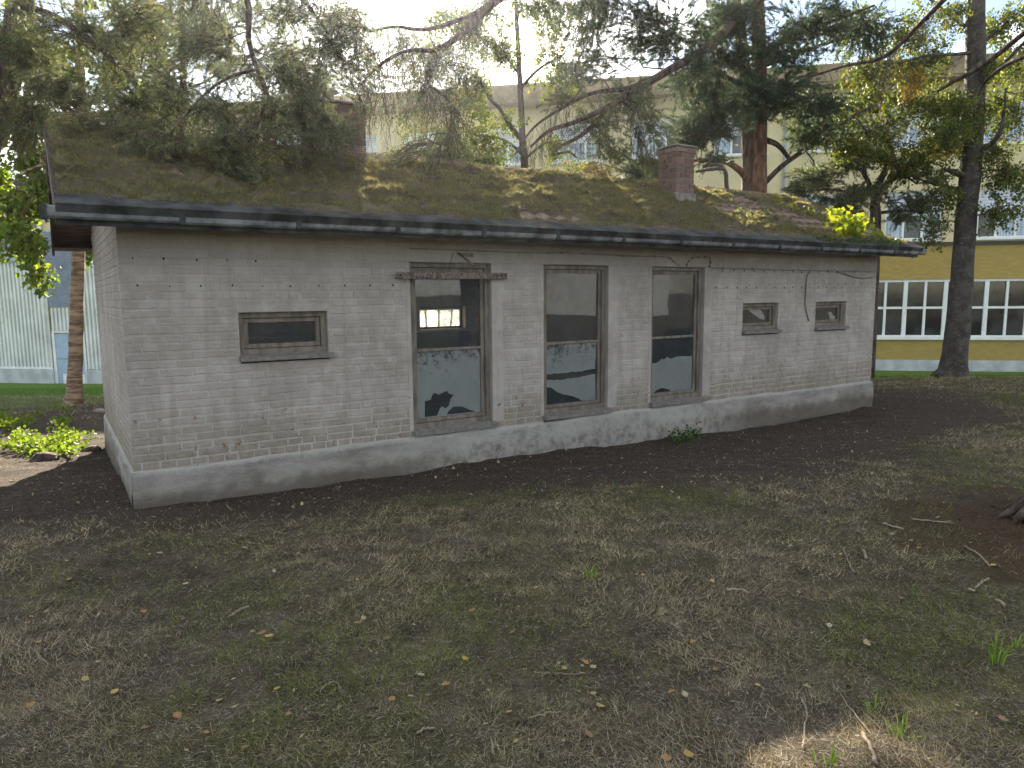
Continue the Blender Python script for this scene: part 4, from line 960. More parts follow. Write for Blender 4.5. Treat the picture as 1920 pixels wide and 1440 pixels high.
c2 = T2.limb([(930, 2, 10.6, 12), (880, 30, 10.2, 10), (800, 55, 9.9, 8), (740, 50, 9.6, 6), (690, 60, 9.4, 4)]); c3 = T2.limb([(820, 92, 9.8, 9), (800, 150, 9.4, 7), (842, 190, 9.2, 5), (845, 250, 9.1, 3)])
for a in ((1400, 190, 14.6, 120, 45, 1.2, 130), (1330, 225, 14.3, 95, 45, 1.0, 100), (1460, 165, 14.6, 100, 40, 1.0, 80), (1540, 200, 14.5, 90, 35, .8, 70), (1290, 150, 14.6, 60, 50, .8, 60), (1350, 60, 14.8, 100, 50, 1.2, 80), (1250, 60, 14, 90, 60, 1.2, 70), (1190, 30, 13, 90, 60, 1, 60),
          (1500, 40, 15, 110, 50, 1.2, 70), (1610, 60, 15, 90, 55, 1, 46), (1480, 110, 15.2, 80, 30, .8, 36), (1340, 300, 14.6, 40, 22, .5, 14), (1280, 250, 14.6, 40, 40, .6, 30), (1420, -80, 15, 180, 60, 1.6, 40), (1280, -100, 14.5, 140, 60, 1.5, 20), (1550, -90, 15, 150, 80, 1.5, 60)):
    T2.pad(*a, pal=PINE_DARK, size=.075, wd=.0042, nn=15, tl=.5, dens=.8)
for a in ((1180, 190, 12.2, 70, 50, .7, 50), (1120, 240, 11.9, 70, 55, .7, 42), (1220, 250, 12.4, 60, 60, .7, 50), (1060, 180, 11.8, 60, 35, .5, 18), (1150, 290, 12.2, 60, 35, .5, 32), (1230, 330, 12.4, 30, 25, .4, 18)):
    T2.pad(*a, pal=PINE, size=.065, wd=.0032, nn=13, tl=.45, dens=.7)
T2.fringe(big, 90, .75, PINE, size=.05, nn=7, t0=.45, down=.85); T2.fringe(bg2, 50, .6, PINE, nn=6, t0=.3, size=.05)
T2.fringe(ctr, 150, 1.05, PINE_PALE, size=.042, nn=7, t0=.42, wd=.0022); T2.fringe(c2, 50, .8, PINE_PALE, size=.042, nn=7, t0=.3, wd=.0022); T2.fringe(c3, 70, .8, PINE_PALE, size=.042, nn=7, t0=.1, wd=.0022)
T2.fringe(ctr, 34, 1.7, PINE_PALE, needle=False, t0=.55, down=.9, tw_r=.003)
for a in ((690, 100, 9.4, 70, 70, .7, 40), (790, 180, 9.4, 80, 70, .6, 36), (650, 40, 9.3, 60, 50, .6, 26), (860, 230, 9.4, 50, 90, .5, 30), (700, 330, 8.7, 60, 60, .4, 18), (780, 370, 8.6, 60, 35, .3, 18)): T2.pad(*a, pal=PINE_PALE, size=.045, wd=.0022, nn=9, tl=.38, dens=.6)
k2 = dict(pal=np.vstack([PINE_DARK, PINE]), size=.075, wd=.0042, nn=13, tl=.5, dens=.8)
T2.fill((1060, 1330, -20, 150), 22, 12.6, 14.5, 15, 11, **k2); T2.fill((1330, 1660, -20, 120), 26, 14.2, 15.6, 14, 12, **k2); T2.fill((1270, 1560, 150, 270), 12, 14.2, 15.0, 18, 13, **k2); T2.fill((880, 1130, -40, 60), 14, 10.6, 12, 9, 14, **dict(k2, size=.05, wd=.0026, tl=.4))
k2 = dict(pal=PINE_PALE, size=.045, wd=.0022, nn=9, tl=.36, dens=.65); T2.fill((640, 900, 60, 250), 12, 9.1, 9.9, 9, 15, **k2); T2.fill((660, 830, 280, 400), 8, 8.4, 8.8, 9, 16, **k2)
T2.finish()

# small twisted pine beyond the right end of the roof
b0 = gp(1642, 440, 17.5); T3 = Tree('twisted_pine', 'small twisted pine with forked stems beyond the right roof end', b0, 'bark_pine_low', 'twig', 'needle', GB)
p_ = P(1641, 430, 17.5)
T3.trunk(np.vstack([[p_[0], p_[1], b0[2] - .1, .17], pxl([(1641, 430, 17.5, 20), (1640, 390, 17.5, 18), (1646, 350, 17.5, 14), (1660, 318, 17.5, 11), (1669, 285, 17.5, 10), (1662, 250, 17.5, 8), (1666, 215, 17.5, 7), (1655, 160, 17.5, 5), (1650, 90, 17.5, 3)])]), world=True)
T3.limb([(1641, 375, 17.5, 11), (1630, 345, 17.4, 9), (1619, 322, 17.3, 8), (1624, 298, 17.2, 7), (1628, 262, 17.2, 5), (1610, 225, 17.2, 3)]); T3.limb([(1648, 352, 17.5, 8), (1672, 338, 17.3, 7), (1694, 330, 17.1, 5), (1720, 345, 16.9, 3)]); T3.limb([(1638, 352, 17.5, 8), (1600, 360, 17.2, 6), (1550, 355, 17, 5), (1500, 362, 16.8, 3)]); T3.limb([(1642, 400, 17.5, 7), (1690, 395, 17.2, 5), (1740, 400, 17, 3)])
T3.limb([(1620, 318, 17.3, 6), (1580, 315, 17.4, 5), (1530, 320, 17.4, 3)])
for a in ((1530, 330, 17, 65, 30, .7, 70), (1580, 380, 17, 70, 28, .7, 66), (1600, 300, 17.3, 60, 35, .7, 60), (1640, 250, 17.4, 65, 40, .8, 80), (1650, 190, 17.4, 60, 35, .7, 60), (1720, 380, 17, 60, 28, .6, 50), (1710, 300, 17.1, 45, 30, .6, 36), (1500, 355, 16.8, 35, 22, .5, 32), (1640, 120, 17.5, 45, 40, .7, 40), (1690, 410, 17, 40, 25, .5, 26), (1590, 410, 16.9, 50, 20, .5, 30)):
    T3.pad(*a, pal=np.vstack([PINE, PINE_PALE]), size=.08, wd=.0045, nn=14, tl=.4, dens=.9)
T3.fill((1480, 1770, 180, 410), 16, 16.8, 17.6, 16, 31, pal=np.vstack([PINE, PINE_PALE]), size=.08, wd=.0045, nn=12, tl=.4, dens=.8)
T3.finish()

# slender birch in the middle
b0 = gp(984, 360, 18.5); T4 = Tree('slender_birch', 'slender pale-leaved birch behind the middle of the roof', b0, 'twig', 'twig', 'leaf', GB, mul=.62)
p_ = P(984, 340, 18.5)
T4.trunk(np.vstack([[p_[0], p_[1], b0[2] - .1, .13], pxl([(984, 335, 18.5, 15), (980, 270, 18.5, 13), (977, 200, 18.5, 11), (973, 120, 18.5, 10), (968, 20, 18.5, 8), (962, -150, 18.5, 5), (960, -330, 18.5, 2)])]), world=True)
T4.limb([(978, 262, 18.5, 10), (960, 240, 18.3, 9), (938, 205, 18.1, 7), (918, 185, 18, 5), (900, 150, 18, 3)]); T4.limb([(980, 290, 18.5, 6), (945, 262, 18.2, 4), (890, 252, 18, 3)]); T4.limb([(976, 165, 18.5, 6), (1010, 130, 18.4, 5), (1060, 100, 18.3, 3)]); T4.limb([(974, 140, 18.5, 5), (940, 100, 18.5, 4), (890, 60, 18.5, 2)]); T4.limb([(982, 300, 18.5, 5), (1020, 270, 18.5, 4), (1060, 262, 18.5, 2)])
for a in ((920, 80, 18.5, 70, 70, 1, 70), (1030, 70, 18.5, 70, 60, 1, 60), (880, 150, 18.3, 60, 50, .9, 50), (1040, 150, 18.5, 70, 30, .9, 44), (930, 230, 18.2, 70, 40, .9, 46), (860, 260, 18.2, 60, 45, .8, 50), (920, 300, 18.2, 70, 25, .8, 44), (1040, 280, 18.4, 50, 35, .8, 30), (830, 60, 18.6, 60, 70, .9, 40), (980, -60, 18.5, 120, 70, 1.2, 60), (770, 250, 18.4, 60, 50, .8, 40), (1090, 310, 18.4, 50, 20, .6, 20), (820, 310, 18.2, 70, 20, .7, 30)):
    T4.pad(*a, pal=np.vstack([BIRCH, BIRCH * 1.2]), **dict(lf, size=.075, leaf_n=5, dens=.75))
for a in ((870, 35, 18, 80, 45, 1, 130), (940, 90, 18, 60, 40, 1, 60), (1020, 15, 18.5, 80, 45, 1, 110), (1060, 120, 18.5, 60, 40, .8, 50), (880, 170, 18.2, 70, 50, .8, 60), (900, 270, 18.2, 80, 40, .8, 60), (780, 120, 18.4, 60, 60, .8, 60), (1070, -50, 18.5, 90, 60, 1.2, 90), (960, -130, 18.5, 110, 60, 1.2, 90), (1100, -140, 18.5, 70, 60, 1, 60)): T4.pad(*a, pal=BIRCH, **dict(lf, size=.075, leaf_n=6))  # pads above the view are added to shade the foreground grass
T4.finish()

# banded-bark tree at the left, maple leaves
b0 = gp(139, 765, 14.0); T5 = Tree('maple_tree', 'slim tree with banded brown bark and bright leaves left of the shed', b0, 'bark_banded', 'twig', 'leaf', GB)
T5.trunk([(136, 775, 14, 46), (139, 748, 14, 31), (141, 690, 14, 25), (143, 600, 14, 23), (147, 480, 14, 22), (151, 330, 14, 20), (150, 150, 14, 17), (146, -60, 14, 12), (142, -300, 14, 6)], n=14)
T5.limb([(150, 380, 14, 9), (120, 330, 13.4, 7), (80, 310, 12.8, 5), (30, 330, 12.3, 3)]); T5.limb([(150, 250, 14, 9), (100, 180, 13.5, 6), (40, 150, 13, 4)]); T5.limb([(150, 220, 14, 8), (210, 150, 14.4, 6), (280, 110, 14.8, 4)]); T5.limb([(149, 120, 14, 7), (80, 40, 14, 5), (20, 0, 14, 3)])
ml = dict(kind='leaf', size=.105, dens=.7, leaf_n=6, tl=.5, droop=.45, pal=MAPLE)
for a in ((40, 450, 12.4, 45, 28, .6, 22), (70, 510, 12.3, 22, 28, .4, 9), (35, 385, 12.6, 50, 35, .7, 16), (60, 290, 13, 40, 45, .8, 24), (45, 220, 13.2, 60, 40, .9, 30), (90, 120, 13.6, 80, 60, 1, 34), (30, 60, 13.8, 60, 70, 1, 30), (170, 470, 15.4, 20, 18, .3, 5), (200, 120, 14.5, 80, 60, 1, 26), (260, 60, 14.8, 70, 60, 1, 22), (-60, 300, 13, 60, 140, 1.2, 50), (120, -100, 14, 160, 80, 1.6, 46), (80, 360, 13, 20, 50, .4, 14), (320, 225, 15, 40, 15, .5, 7)):
    T5.pad(*a, **ml)
T5.finish()

# slim red pine behind the left half of the roof
b0 = gp(345, 260, 19.0); T6 = Tree('slim_pine', 'slim reddish pine stem seen between branches behind the left roof', b0, 'bark_pine', 'twig', 'needle', GB)
p_ = P(345, 250, 19)
T6.trunk(np.vstack([[p_[0], p_[1], b0[2] - .1, .15], pxl([(345, 240, 19, 14), (344, 150, 19, 12), (342, 80, 19, 11), (340, -40, 19, 9), (338, -260, 19, 4)])]), world=True)
T6.limb([(343, 95, 19, 6), (300, 125, 18.8, 5), (250, 150, 18.6, 4), (210, 165, 18.4, 2)]); T6.limb([(342, 85, 19, 6), (390, 60, 19, 5), (440, 50, 19, 3)]); T6.limb([(344, 170, 19, 5), (390, 150, 18.8, 4), (430, 120, 18.6, 2)])
for a in ((300, 60, 19, 80, 40, 1, 60), (400, 40, 19, 80, 45, 1, 56), (230, 150, 18.5, 60, 35, .8, 34), (420, 130, 18.7, 60, 40, .8, 40), (330, -60, 19, 110, 60, 1.3, 60), (280, 190, 18.6, 60, 18, .6, 20), (520, 90, 18.8, 60, 60, .8, 30)): T6.pad(*a, pal=PINE, size=.09, wd=.005, nn=13, tl=.5, dens=.8)
T6.fill((230, 700, -10, 190), 26, 18.5, 19.5, 18, 21, pal=PINE, size=.09, wd=.005, nn=12, tl=.5, dens=.8)
T6.finish()

# leaning pine at the left whose branches hang over the roof
b0 = gp(-175, 850, 9.0); T7 = Tree('leaning_pine', 'dark leaning pine at the top left, its branches hanging over the roof', b0, 'bark_pine_low', 'twig', 'needle', GB, mul=2.4)
T7.trunk(np.vstack([[b0[0], b0[1], b0[2] - .1, .27], pxl([(-150, 700, 9, 70), (-95, 480, 9, 62), (-30, 270, 9, 56), (22, 110, 9, 50), (40, 0, 9, 46), (60, -200, 9, 36), (70, -420, 9, 20)])]), world=True, n=16)
a1 = T7.limb([(55, -170, 9, 22), (180, -160, 8.4, 20), (340, -110, 7.9, 18), (440, -50, 7.6, 15), (466, 10, 7.5, 12), (466, 70, 7.4, 10), (482, 130, 7.3, 8), (503, 180, 7.2, 6), (530, 215, 7.2, 4)], n=9)
a2 = T7.limb([(42, 10, 9, 15), (120, 40, 8.6, 12), (220, 120, 8.1, 9), (300, 210, 7.7, 6), (350, 260, 7.5, 4)]); a3 = T7.limb([(482, 130, 7.3, 7), (430, 145, 7.1, 6), (380, 180, 6.9, 5), (320, 250, 6.7, 3)]); a4 = T7.limb([(20, 115, 9, 12), (90, 170, 8.5, 9), (160, 230, 8, 7), (230, 290, 7.5, 4)]); a5 = T7.limb([(440, -50, 7.6, 10), (540, -20, 7.6, 8), (600, 40, 7.5, 6), (640, 110, 7.4, 4)]); a6 = T7.limb([(503, 180, 7.2, 5), (470, 260, 7.0, 4), (410, 330, 6.8, 3), (370, 350, 6.7, 2)])
P7 = np.vstack([PINE, PINE_PALE, PINE_PALE])
for a in ((170, 60, 8.6, 110, 60, .8, 64), (60, 90, 8.8, 60, 80, .7, 50), (260, 30, 8.2, 90, 45, .7, 50), (380, 90, 7.6, 80, 50, .6, 46), (130, 170, 8.2, 90, 45, .6, 60), (240, 200, 7.8, 80, 40, .6, 50), (200, 280, 7.2, 80, 35, .4, 30), (300, 285, 6.9, 90, 40, .4, 22), (420, 220, 7.1, 80, 50, .5, 22), (510, 220, 7.2, 70, 60, .5, 26), (590, 210, 7.4, 60, 50, .5, 30), (560, 150, 7.4, 60, 50, .5, 34), (620, 80, 7.4, 50, 50, .5, 24), (330, 160, 7.6, 60, 40, .5, 26), (40, 240, 8.6, 60, 60, .6, 40), (630, 240, 7.5, 50, 35, .4, 20), (450, 310, 6.9, 60, 25, .3, 10), (60, -80, 8.8, 160, 80, 1, 60), (350, -90, 8, 160, 70, .9, 60), (-90, 100, 9, 110, 140, 1, 60)):
    T7.pad(*a, pal=P7, size=.052, wd=.0027, nn=13, tl=.36, dens=.85, droop=.4)
k7 = dict(pal=P7, size=.05, wd=.0026, nn=11, tl=.34, dens=.8, droop=.45)
T7.fill((-40, 470, -10, 130), 22, 7.6, 8.8, 10, 1, **k7); T7.fill((60, 640, 130, 250), 22, 7.0, 8.2, 9, 2, **k7); T7.fill((110, 600, 235, 330), 26, 6.6, 7.3, 7, 3, **k7); T7.fill((520, 690, 0, 260), 22, 7.3, 8.0, 9, 4, **k7); T7.fill((20, 130, 120, 280), 8, 8.2, 8.9, 9, 5, **k7)
for c in (a1, a3, a4, a6): T7.fringe(c, 22, .38, P7, size=.05, nn=10, t0=.4)
T7.finish()

# near pine at the right edge: only its root flare and overhead limbs show
b0 = np.array([6.10, -4.70, float(gh(6.10, -4.70))]); T8 = Tree('near_pine', 'rough pine trunk foot at the right edge of the grass', b0, 'bark_pine_low', 'twig', 'needle', GB, mul=1)
T8.trunk(np.array([[6.10, -4.70, b0[2] - .12, .40], [6.11, -4.71, b0[2] + .03, .34], [6.12, -4.73, b0[2] + .2, .28], [6.16, -4.76, b0[2] + .6, .25], [6.3, -4.85, 2.0, .22], [6.4, -4.9, 4, .20], [6.45, -4.9, 7, .15], [6.5, -4.9, 11, .05]]), world=True, n=26, wob=.22)
for k, (ang, ln) in enumerate(((2.2, .50), (2.55, .44), (2.9, .48), (3.4, .44), (1.5, .5), (4.2, .5))):
    d_ = np.array([math.cos(ang), math.sin(ang), 0]); q = [b0 + d_ * .2 + np.array([0, 0, .22]), b0 + d_ * .38 + np.array([0, 0, .07]), b0 + d_ * ln]; q[2][2] = float(gh(q[2][0], q[2][1])) - .02
    c = curve(np.hstack([np.array(q), np.array([[.05], [.035], [.012]])]), 5); o = MB().tube(c[:, :3], c[:, 3], 8).build('root', M['bark_pine_low'], T8.e, smooth=True); o.location = -b0
tp = lambda z: np.array([6.40, -4.9, z])
l1 = np.vstack([np.append(tp(5.3), .06), pxl([(2100, -80, 8.2, 18), (1990, 10, 9, 13), (1920, 62, 9.6, 10), (1850, 118, 10.2, 9), (1790, 152, 10.6, 7), (1759, 171, 10.9, 5)])]); T8.limb(l1, world=True)
l2 = np.vstack([np.append(tp(5.0), .05), pxl([(2080, -20, 8.0, 15), (1960, 85, 8.8, 10), (1890, 120, 9.4, 8), (1850, 150, 9.8, 5), (1835, 178, 10, 3)])]); T8.limb(l2, world=True)
l3 = np.vstack([np.append(tp(6.0), .06), pxl([(2050, -220, 7.8, 16), (1900, -110, 8.4, 14), (1800, -30, 9, 11), (1730, 40, 9.6, 9), (1660, 105, 10.1, 7), (1580, 125, 10.6, 5), (1500, 150, 11, 3)])]); c = T8.limb(l3, world=True)
T8.fringe(c, 46, .5, PINE, size=.05, nn=8, t0=.45, wd=.0025)
for z, r in ((7.6, 1.6), (9, 1.2), (10.3, .8)):
    for q in range(4):
        a = q * 1.257 + z; T8.pad(0, 0, 6, 300 * r / 1.8, 90, .9, 30, tl=.6, pal=PINE, size=.08, wd=.005, nn=12, world=(6.45 + math.cos(a) * r, -4.9 + math.sin(a) * r, z))
T8.finish()

# young conifer with browned tips next to the right chimney, and shrubs behind the ridge
b0 = gp(1205, 360, 14.2); T9 = Tree('young_conifer', 'young dark conifer with browned tips left of the right chimney', b0, 'bark_pine_low', 'twig', 'needle', GB)
p_ = P(1205, 300, 14.2); T9.trunk(np.array([[b0[0], b0[1], b0[2] - .1, .07], [b0[0], b0[1], p_[2] - .6, .05], [p_[0], p_[1], p_[2] + .1, .015]]), world=True, n=8)
for a in ((1205, 320, 14.2, 45, 30, .5, 90), (1200, 360, 14.2, 60, 30, .6, 80), (1200, 420, 14.2, 70, 40, .7, 60)): T9.pad(*a, pal=PINE_DARK, size=.07, wd=.004, nn=14, tl=.35)
for a in ((1125, 330, 14.0, 40, 22, .4, 26), (1100, 315, 14, 20, 14, .3, 9)): T9.pad(*a, pal=np.array([(.26, .15, .07), (.20, .15, .07), (.13, .13, .06)]), size=.06, wd=.004, nn=12, tl=.35)
T9.finish()
b0 = gp(800, 340, 13.5); T10 = Tree('hazel_shrub', 'pale leafy shrub showing above the middle of the roof ridge', b0, 'twig', 'twig', 'leaf', GB, 'shrub')
for k in range(5):
    q = P(740 + k * 38, 300, 13.4 + .2 * k); T10.limb(np.array([[b0[0], b0[1], b0[2] - .05, .03], [(b0[0] + q[0]) / 2, (b0[1] + q[1]) / 2, (b0[2] + q[2]) / 2 + .3, .02], [q[0], q[1], q[2], .008]]), world=True)
for a in ((760, 300, 13.4, 50, 30, .5, 36), (840, 290, 13.6, 60, 35, .5, 46), (900, 310, 13.8, 40, 25, .5, 26), (800, 340, 13.5, 90, 35, .6, 40)): T10.pad(*a, **dict(lf, size=.06, leaf_n=6, tl=.4))
T10.finish()
# dead grey branches poking up behind the ridge beside the chimney
db = empty('dead_branch', P(1350, 345, 12.4), label='bare dead branch poking up behind the ridge right of the chimney', cat='branch')
for rows in ([(1305, 322, 12.2, 5), (1330, 318, 12.3, 6), (1358, 318, 12.4, 7), (1362, 345, 12.5, 8), (1365, 380, 12.6, 8)], [(1318, 312, 12.3, 7), (1345, 309, 12.4, 6), (1358, 316, 12.4, 5)], [(1322, 311, 12.3, 5), (1333, 300, 12.3, 3), (1338, 292, 12.3, 2), (1346, 290, 12.3, 1)], [(1333, 296, 12.3, 2), (1326, 292, 12.3, 1.5), (1320, 297, 12.3, 1)], [(1340, 308, 12.4, 2), (1341, 303, 12.4, 1.5)]):
    c = curve(pxl(rows), 5); rel(MB().tube(c[:, :3], c[:, 3], 6).build('branch', M['dark_stick'], db, smooth=True), db)

# two pines behind the viewer, mirrored in the window panes
for i, (x, y) in enumerate(((13.0, -13.5), (19.5, -17.0), (8.5, -17.5))):
    b0 = np.array([x, y, float(gh(x, y))]); t = Tree('mirrored_pine', ['straight pine mirrored in the middle tall window', 'pine mirrored in the right-hand tall window', 'pine standing farther back behind the viewer'][i], b0, 'bark_pine', 'twig', 'needle', 'pines mirrored in the panes', mul=1)
    t.trunk(np.array([[x, y, b0[2] - .1, .24], [x + .1, y, b0[2] + 3, .19], [x, y + .1, b0[2] + 7, .14], [x, y, b0[2] + 11, .05]]), world=True, n=10)
    for k in range(9):
        a = k * 2.4; z = b0[2] + 4.5 + k * .75; r = 1.9 - k * .13; t.pad(0, 0, 8, 160, 60, .9, 20, tl=.7, pal=PINE, size=.12, wd=.01, nn=10, world=(x + math.cos(a) * r, y + math.sin(a) * r, z))
    t.finish()

# ------------------------------------------------------------------ grass, litter and small things on the ground
def scatter(n, dmin, dmax, pw=1.0, side=1.4):
    u = rng.uniform(0, 1, n); d = dmin * (dmax / dmin) ** u; l = rng.uniform(-1, 1, n) * (d * .80 + side); x = CAM[0] + d * FH[0] + l * RH[0]; y = CAM[1] + d * FH[1] + l * RH[1]
    k = ~((x > -.05) & (x < L + .05) & (y > -.05) & (y < D + .1)); return x[k], y[k], d[k]
def clump(x, y): return fbm(x * 1.7, y * 1.7, 4, 201)
def blades(n, dmin, dmax):
    x, y, d = scatter(n, dmin, dmax); so_, la, re = masks(x, y); g = fbm(x * .75 + 9, y * .75, 4, 211); c = clump(x, y); t = fbm(x * 7, y * 7, 3, 221)
    keep = rng.uniform(0, 1, len(x)) < np.clip((1 - so_ * 1.03) * (1 - re * .93) * sst(.22, .55, c * .6 + t * .45) + la * .4, .015, 1); x, y, d, la, g, c, t = [q[keep] for q in (x, y, d, la, g, c, t)]; n = len(x)
    b = np.stack([x, y, gh(x, y) - .004], 1); h = rng.uniform(.016, .055, n) * (.45 + 1.1 * t) * (1 + .5 * sst(6, 14, d)); wind = fbm(x * .6, y * .6, 2, 231) * 12; lean = np.stack([np.cos(wind), np.sin(wind), 0 * wind + .75], 1) * [.45, .45, 1] + rng.normal(0, .8, (n, 3)) * [1, 1, .25]; lean = unit(lean)
    w = rng.uniform(.0009, .0019, n) * np.clip(d / 3.6, .8, 3.0); s = unit(np.cross(lean, rng.normal(0, 1, (n, 3)))) * w[:, None]
    V = np.stack([b - s, b + s, b + lean * h[:, None] * 1.25], 1).reshape(-1, 3)
    rl_ = (x - CAM[0]) * RH[0] + (y - CAM[1]) * RH[1]; gm_ = np.clip((g - .53 + .07 * sst(-.5, 2.5, rl_)) * 6 + rng.normal(0, .28, n), 0, 1)[:, None]; dry = np.array([(.41, .345, .22), (.31, .25, .155), (.47, .405, .27), (.17, .13, .08)])[rng.integers(0, 4, n)]; gr = np.array([(.145, .17, .04), (.18, .20, .05), (.115, .135, .038)])[rng.integers(0, 3, n)]
    col = dry * (1 - gm_) + gr * gm_; col = np.where(la[:, None] > .5, np.array([.09, .17, .025]), col) * rng.uniform(.55, 1.3, (n, 1)) * (.55 + .9 * t)[:, None]; return V, np.repeat(col, 3, 0)
V, C_ = blades(500000, 1.7, 24); obj('grass', np_mesh('grass', V, 3, C_), M['grass'], kind='stuff', label='short thin lawn of dry and green grass', cat='grass')
# straw, needles and bark crumbs lying flat
x, y, d = scatter(300000, 1.7, 14); so_, la, re = masks(x, y); k = rng.uniform(0, 1, len(x)) < .55 + .45 * clump(x, y) - la * .5; x, y, d, so_, re = [q[k] for q in (x, y, d, so_, re)]; n = len(x)
a = fbm(x * 1.5, y * 1.5, 3, 241) * 14 + rng.normal(0, 1.3, n); dr = np.stack([np.cos(a), np.sin(a), rng.normal(0, .16, n)], 1); ln = rng.uniform(.012, .06, n) * np.where(so_ > .6, .55, 1); w = rng.uniform(.0005, .0013, n) * np.clip(d / 4, .8, 2.6)
b = np.stack([x, y, gh(x, y) + rng.uniform(.002, .012, n)], 1); s = np.stack([-dr[:, 1], dr[:, 0], 0 * a], 1) * w[:, None]
V = np.stack([b - s, b + dr * ln[:, None] * .9 - s * .3, b + dr * ln[:, None], b + s], 1).reshape(-1, 3)
pal = np.array([(.40, .35, .26), (.28, .23, .155), (.13, .10, .07), (.48, .43, .34), (.19, .135, .09)]); ci = pal[rng.integers(0, 5, n)]; ci = np.where((re > .4)[:, None], np.array([.15, .075, .045]), ci) * rng.uniform(.6, 1.15, (n, 1)); ci = ci * np.where(so_ > .6, .55, 1)[:, None]
obj('straw_litter', np_mesh('straw_litter', V, 4, np.repeat(ci, 4, 0)), M['dry'], kind='stuff', label='dry straw and pine needles lying flat over the ground', cat='litter')
# pale crumbs and small leaf bits
x, y, d = scatter(11000, 1.9, 15); x2, y2, d2 = scatter(16000, 4, 14); k = masks(x2, y2)[0] > .55; x, y, d = np.append(x, x2[k]), np.append(y, y2[k]), np.append(d, d2[k]); n = len(x); a = rng.uniform(0, 6.28, n); big_ = rng.uniform(0, 1, n) < .16
r = np.where(big_, rng.uniform(.010, .019, n), rng.uniform(.003, .009, n)) * np.clip(d / 5, .8, 1.4); b = np.stack([x, y, gh(x, y) + rng.uniform(.004, .012, n)], 1)
u = np.stack([np.cos(a), np.sin(a), rng.normal(0, .3, n)], 1) * r[:, None]; v = np.stack([-np.sin(a), np.cos(a), rng.normal(0, .3, n)], 1) * (r * rng.uniform(.25, .8, n))[:, None]
pal = np.array([(.36, .30, .20), (.28, .20, .12), (.20, .13, .085), (.40, .32, .17), (.12, .085, .06), (.30, .21, .16)]); ci = pal[rng.integers(0, 6, n)] * rng.uniform(.55, 1.1, (n, 1))
obj('leaf_crumbs', np_mesh('leaf_crumbs', np.stack([b - u, b - v, b + u, b + v], 1).reshape(-1, 3), 4, np.repeat(ci, 4, 0)), M['dry'], kind='stuff', label='tiny pale leaf crumbs strewn over soil and grass', cat='litter')
# fallen leaves one could count
def fallen(seed):
    r = random.Random(seed); out = [(0, -.5), (.24, -.38), (.40, -.12), (.36, .16), (.18, .38), (0, .55), (-.2, .36), (-.37, .14), (-.38, -.14), (-.22, -.4)]; V = [(0, 0, .02)] + [(x * r.uniform(.85, 1.1), y * r.uniform(.9, 1.1), r.uniform(-.02, .14)) for x, y in out]
    F = [(0, i + 1, (i + 1) % 10 + 1) for i in range(10)]; s = len(V); V += [(-.012, -.5, .02), (.012, -.5, .02), (.03, -.85, .10)]; F.append((s, s + 1, s + 2)); me = bpy.data.meshes.new('fallen_leaf'); me.from_pydata(V, [], F); me.update(); return me
fm_ = []
for i, c in enumerate([(.34, .25, .07), (.31, .25, .12), (.33, .28, .18), (.22, .135, .075), (.29, .165, .065)]):
    m = plain(f'leaf_{i}', c, .7, .2, 30, bump=.3); me = fallen(i); me.materials.append(m); fm_.append(me)
gold = [(682, 1163), (671, 1172), (872, 1240), (1112, 1255), (955, 1340), (505, 1197), (348, 1098), (58, 1327), (412, 1318), (520, 1296), (440, 1330), (575, 1122), (1482, 1026), (1335, 1093), (1702, 1027), (1862, 1063), (1300, 1208), (1097, 1246), (1513, 1292), (1112, 1305), (1880, 1354), (1250, 1427), (1290, 1420), (185, 1245), (215, 1302), (333, 1347), (460, 1407), (74, 1208), (160, 1278), (492, 1191), (720, 1090), (1205, 1082), (1420, 1290), (1340, 1260), (1555, 1177), (1625, 1210), (1497, 1114), (620, 1060), (300, 1040), (200, 1035), (790, 1270), (835, 1288), (770, 1310), (1258, 1302), (1005, 1105), (1060, 1015), (1700, 930), (1775, 905), (1440, 862), (1610, 1000), (1690, 1125), (1822, 1110), (1800, 1050), (540, 990), (880, 1000), (1150, 940), (1230, 920), (960, 1190), (270, 1150), (60, 1160), (130, 1090)]
rl = random.Random(9)
for i in range(24):
    gold.append((rl.uniform(10, 1900), rl.uniform(980, 1430)))
def ground_hit(px, py):
    t = 1.0; dv = ray(px, py)
    for _ in range(60):
        p = CAM + dv * t; e = p[2] - float(gh(p[0], p[1])); 
        if abs(e) < 1e-3: break
        t += e / -dv[2] * .8
    return p
names_ = ['yellow', 'ochre', 'pale buff', 'brown', 'orange']
for i, (px, py) in enumerate(gold):
    p = ground_hit(px, py)
    if p[1] > -.1 and 0 < p[0] < L: continue
    k = rl.randrange(5); o = bpy.data.objects.new('fallen_leaf', fm_[k]); s = rl.uniform(.028, .05); o.scale = (s, s * rl.uniform(.8, 1.1), s); o.rotation_euler = (rl.uniform(-.3, .3), rl.uniform(-.3, .3), rl.uniform(0, 6.28)); o.location = (p[0], p[1], p[2] + .014)
    link(o, None, f'small {names_[k]} fallen leaf lying flat on the grass in front of the shed', 'leaf', f'{names_[k]} leaves fallen on the grass')
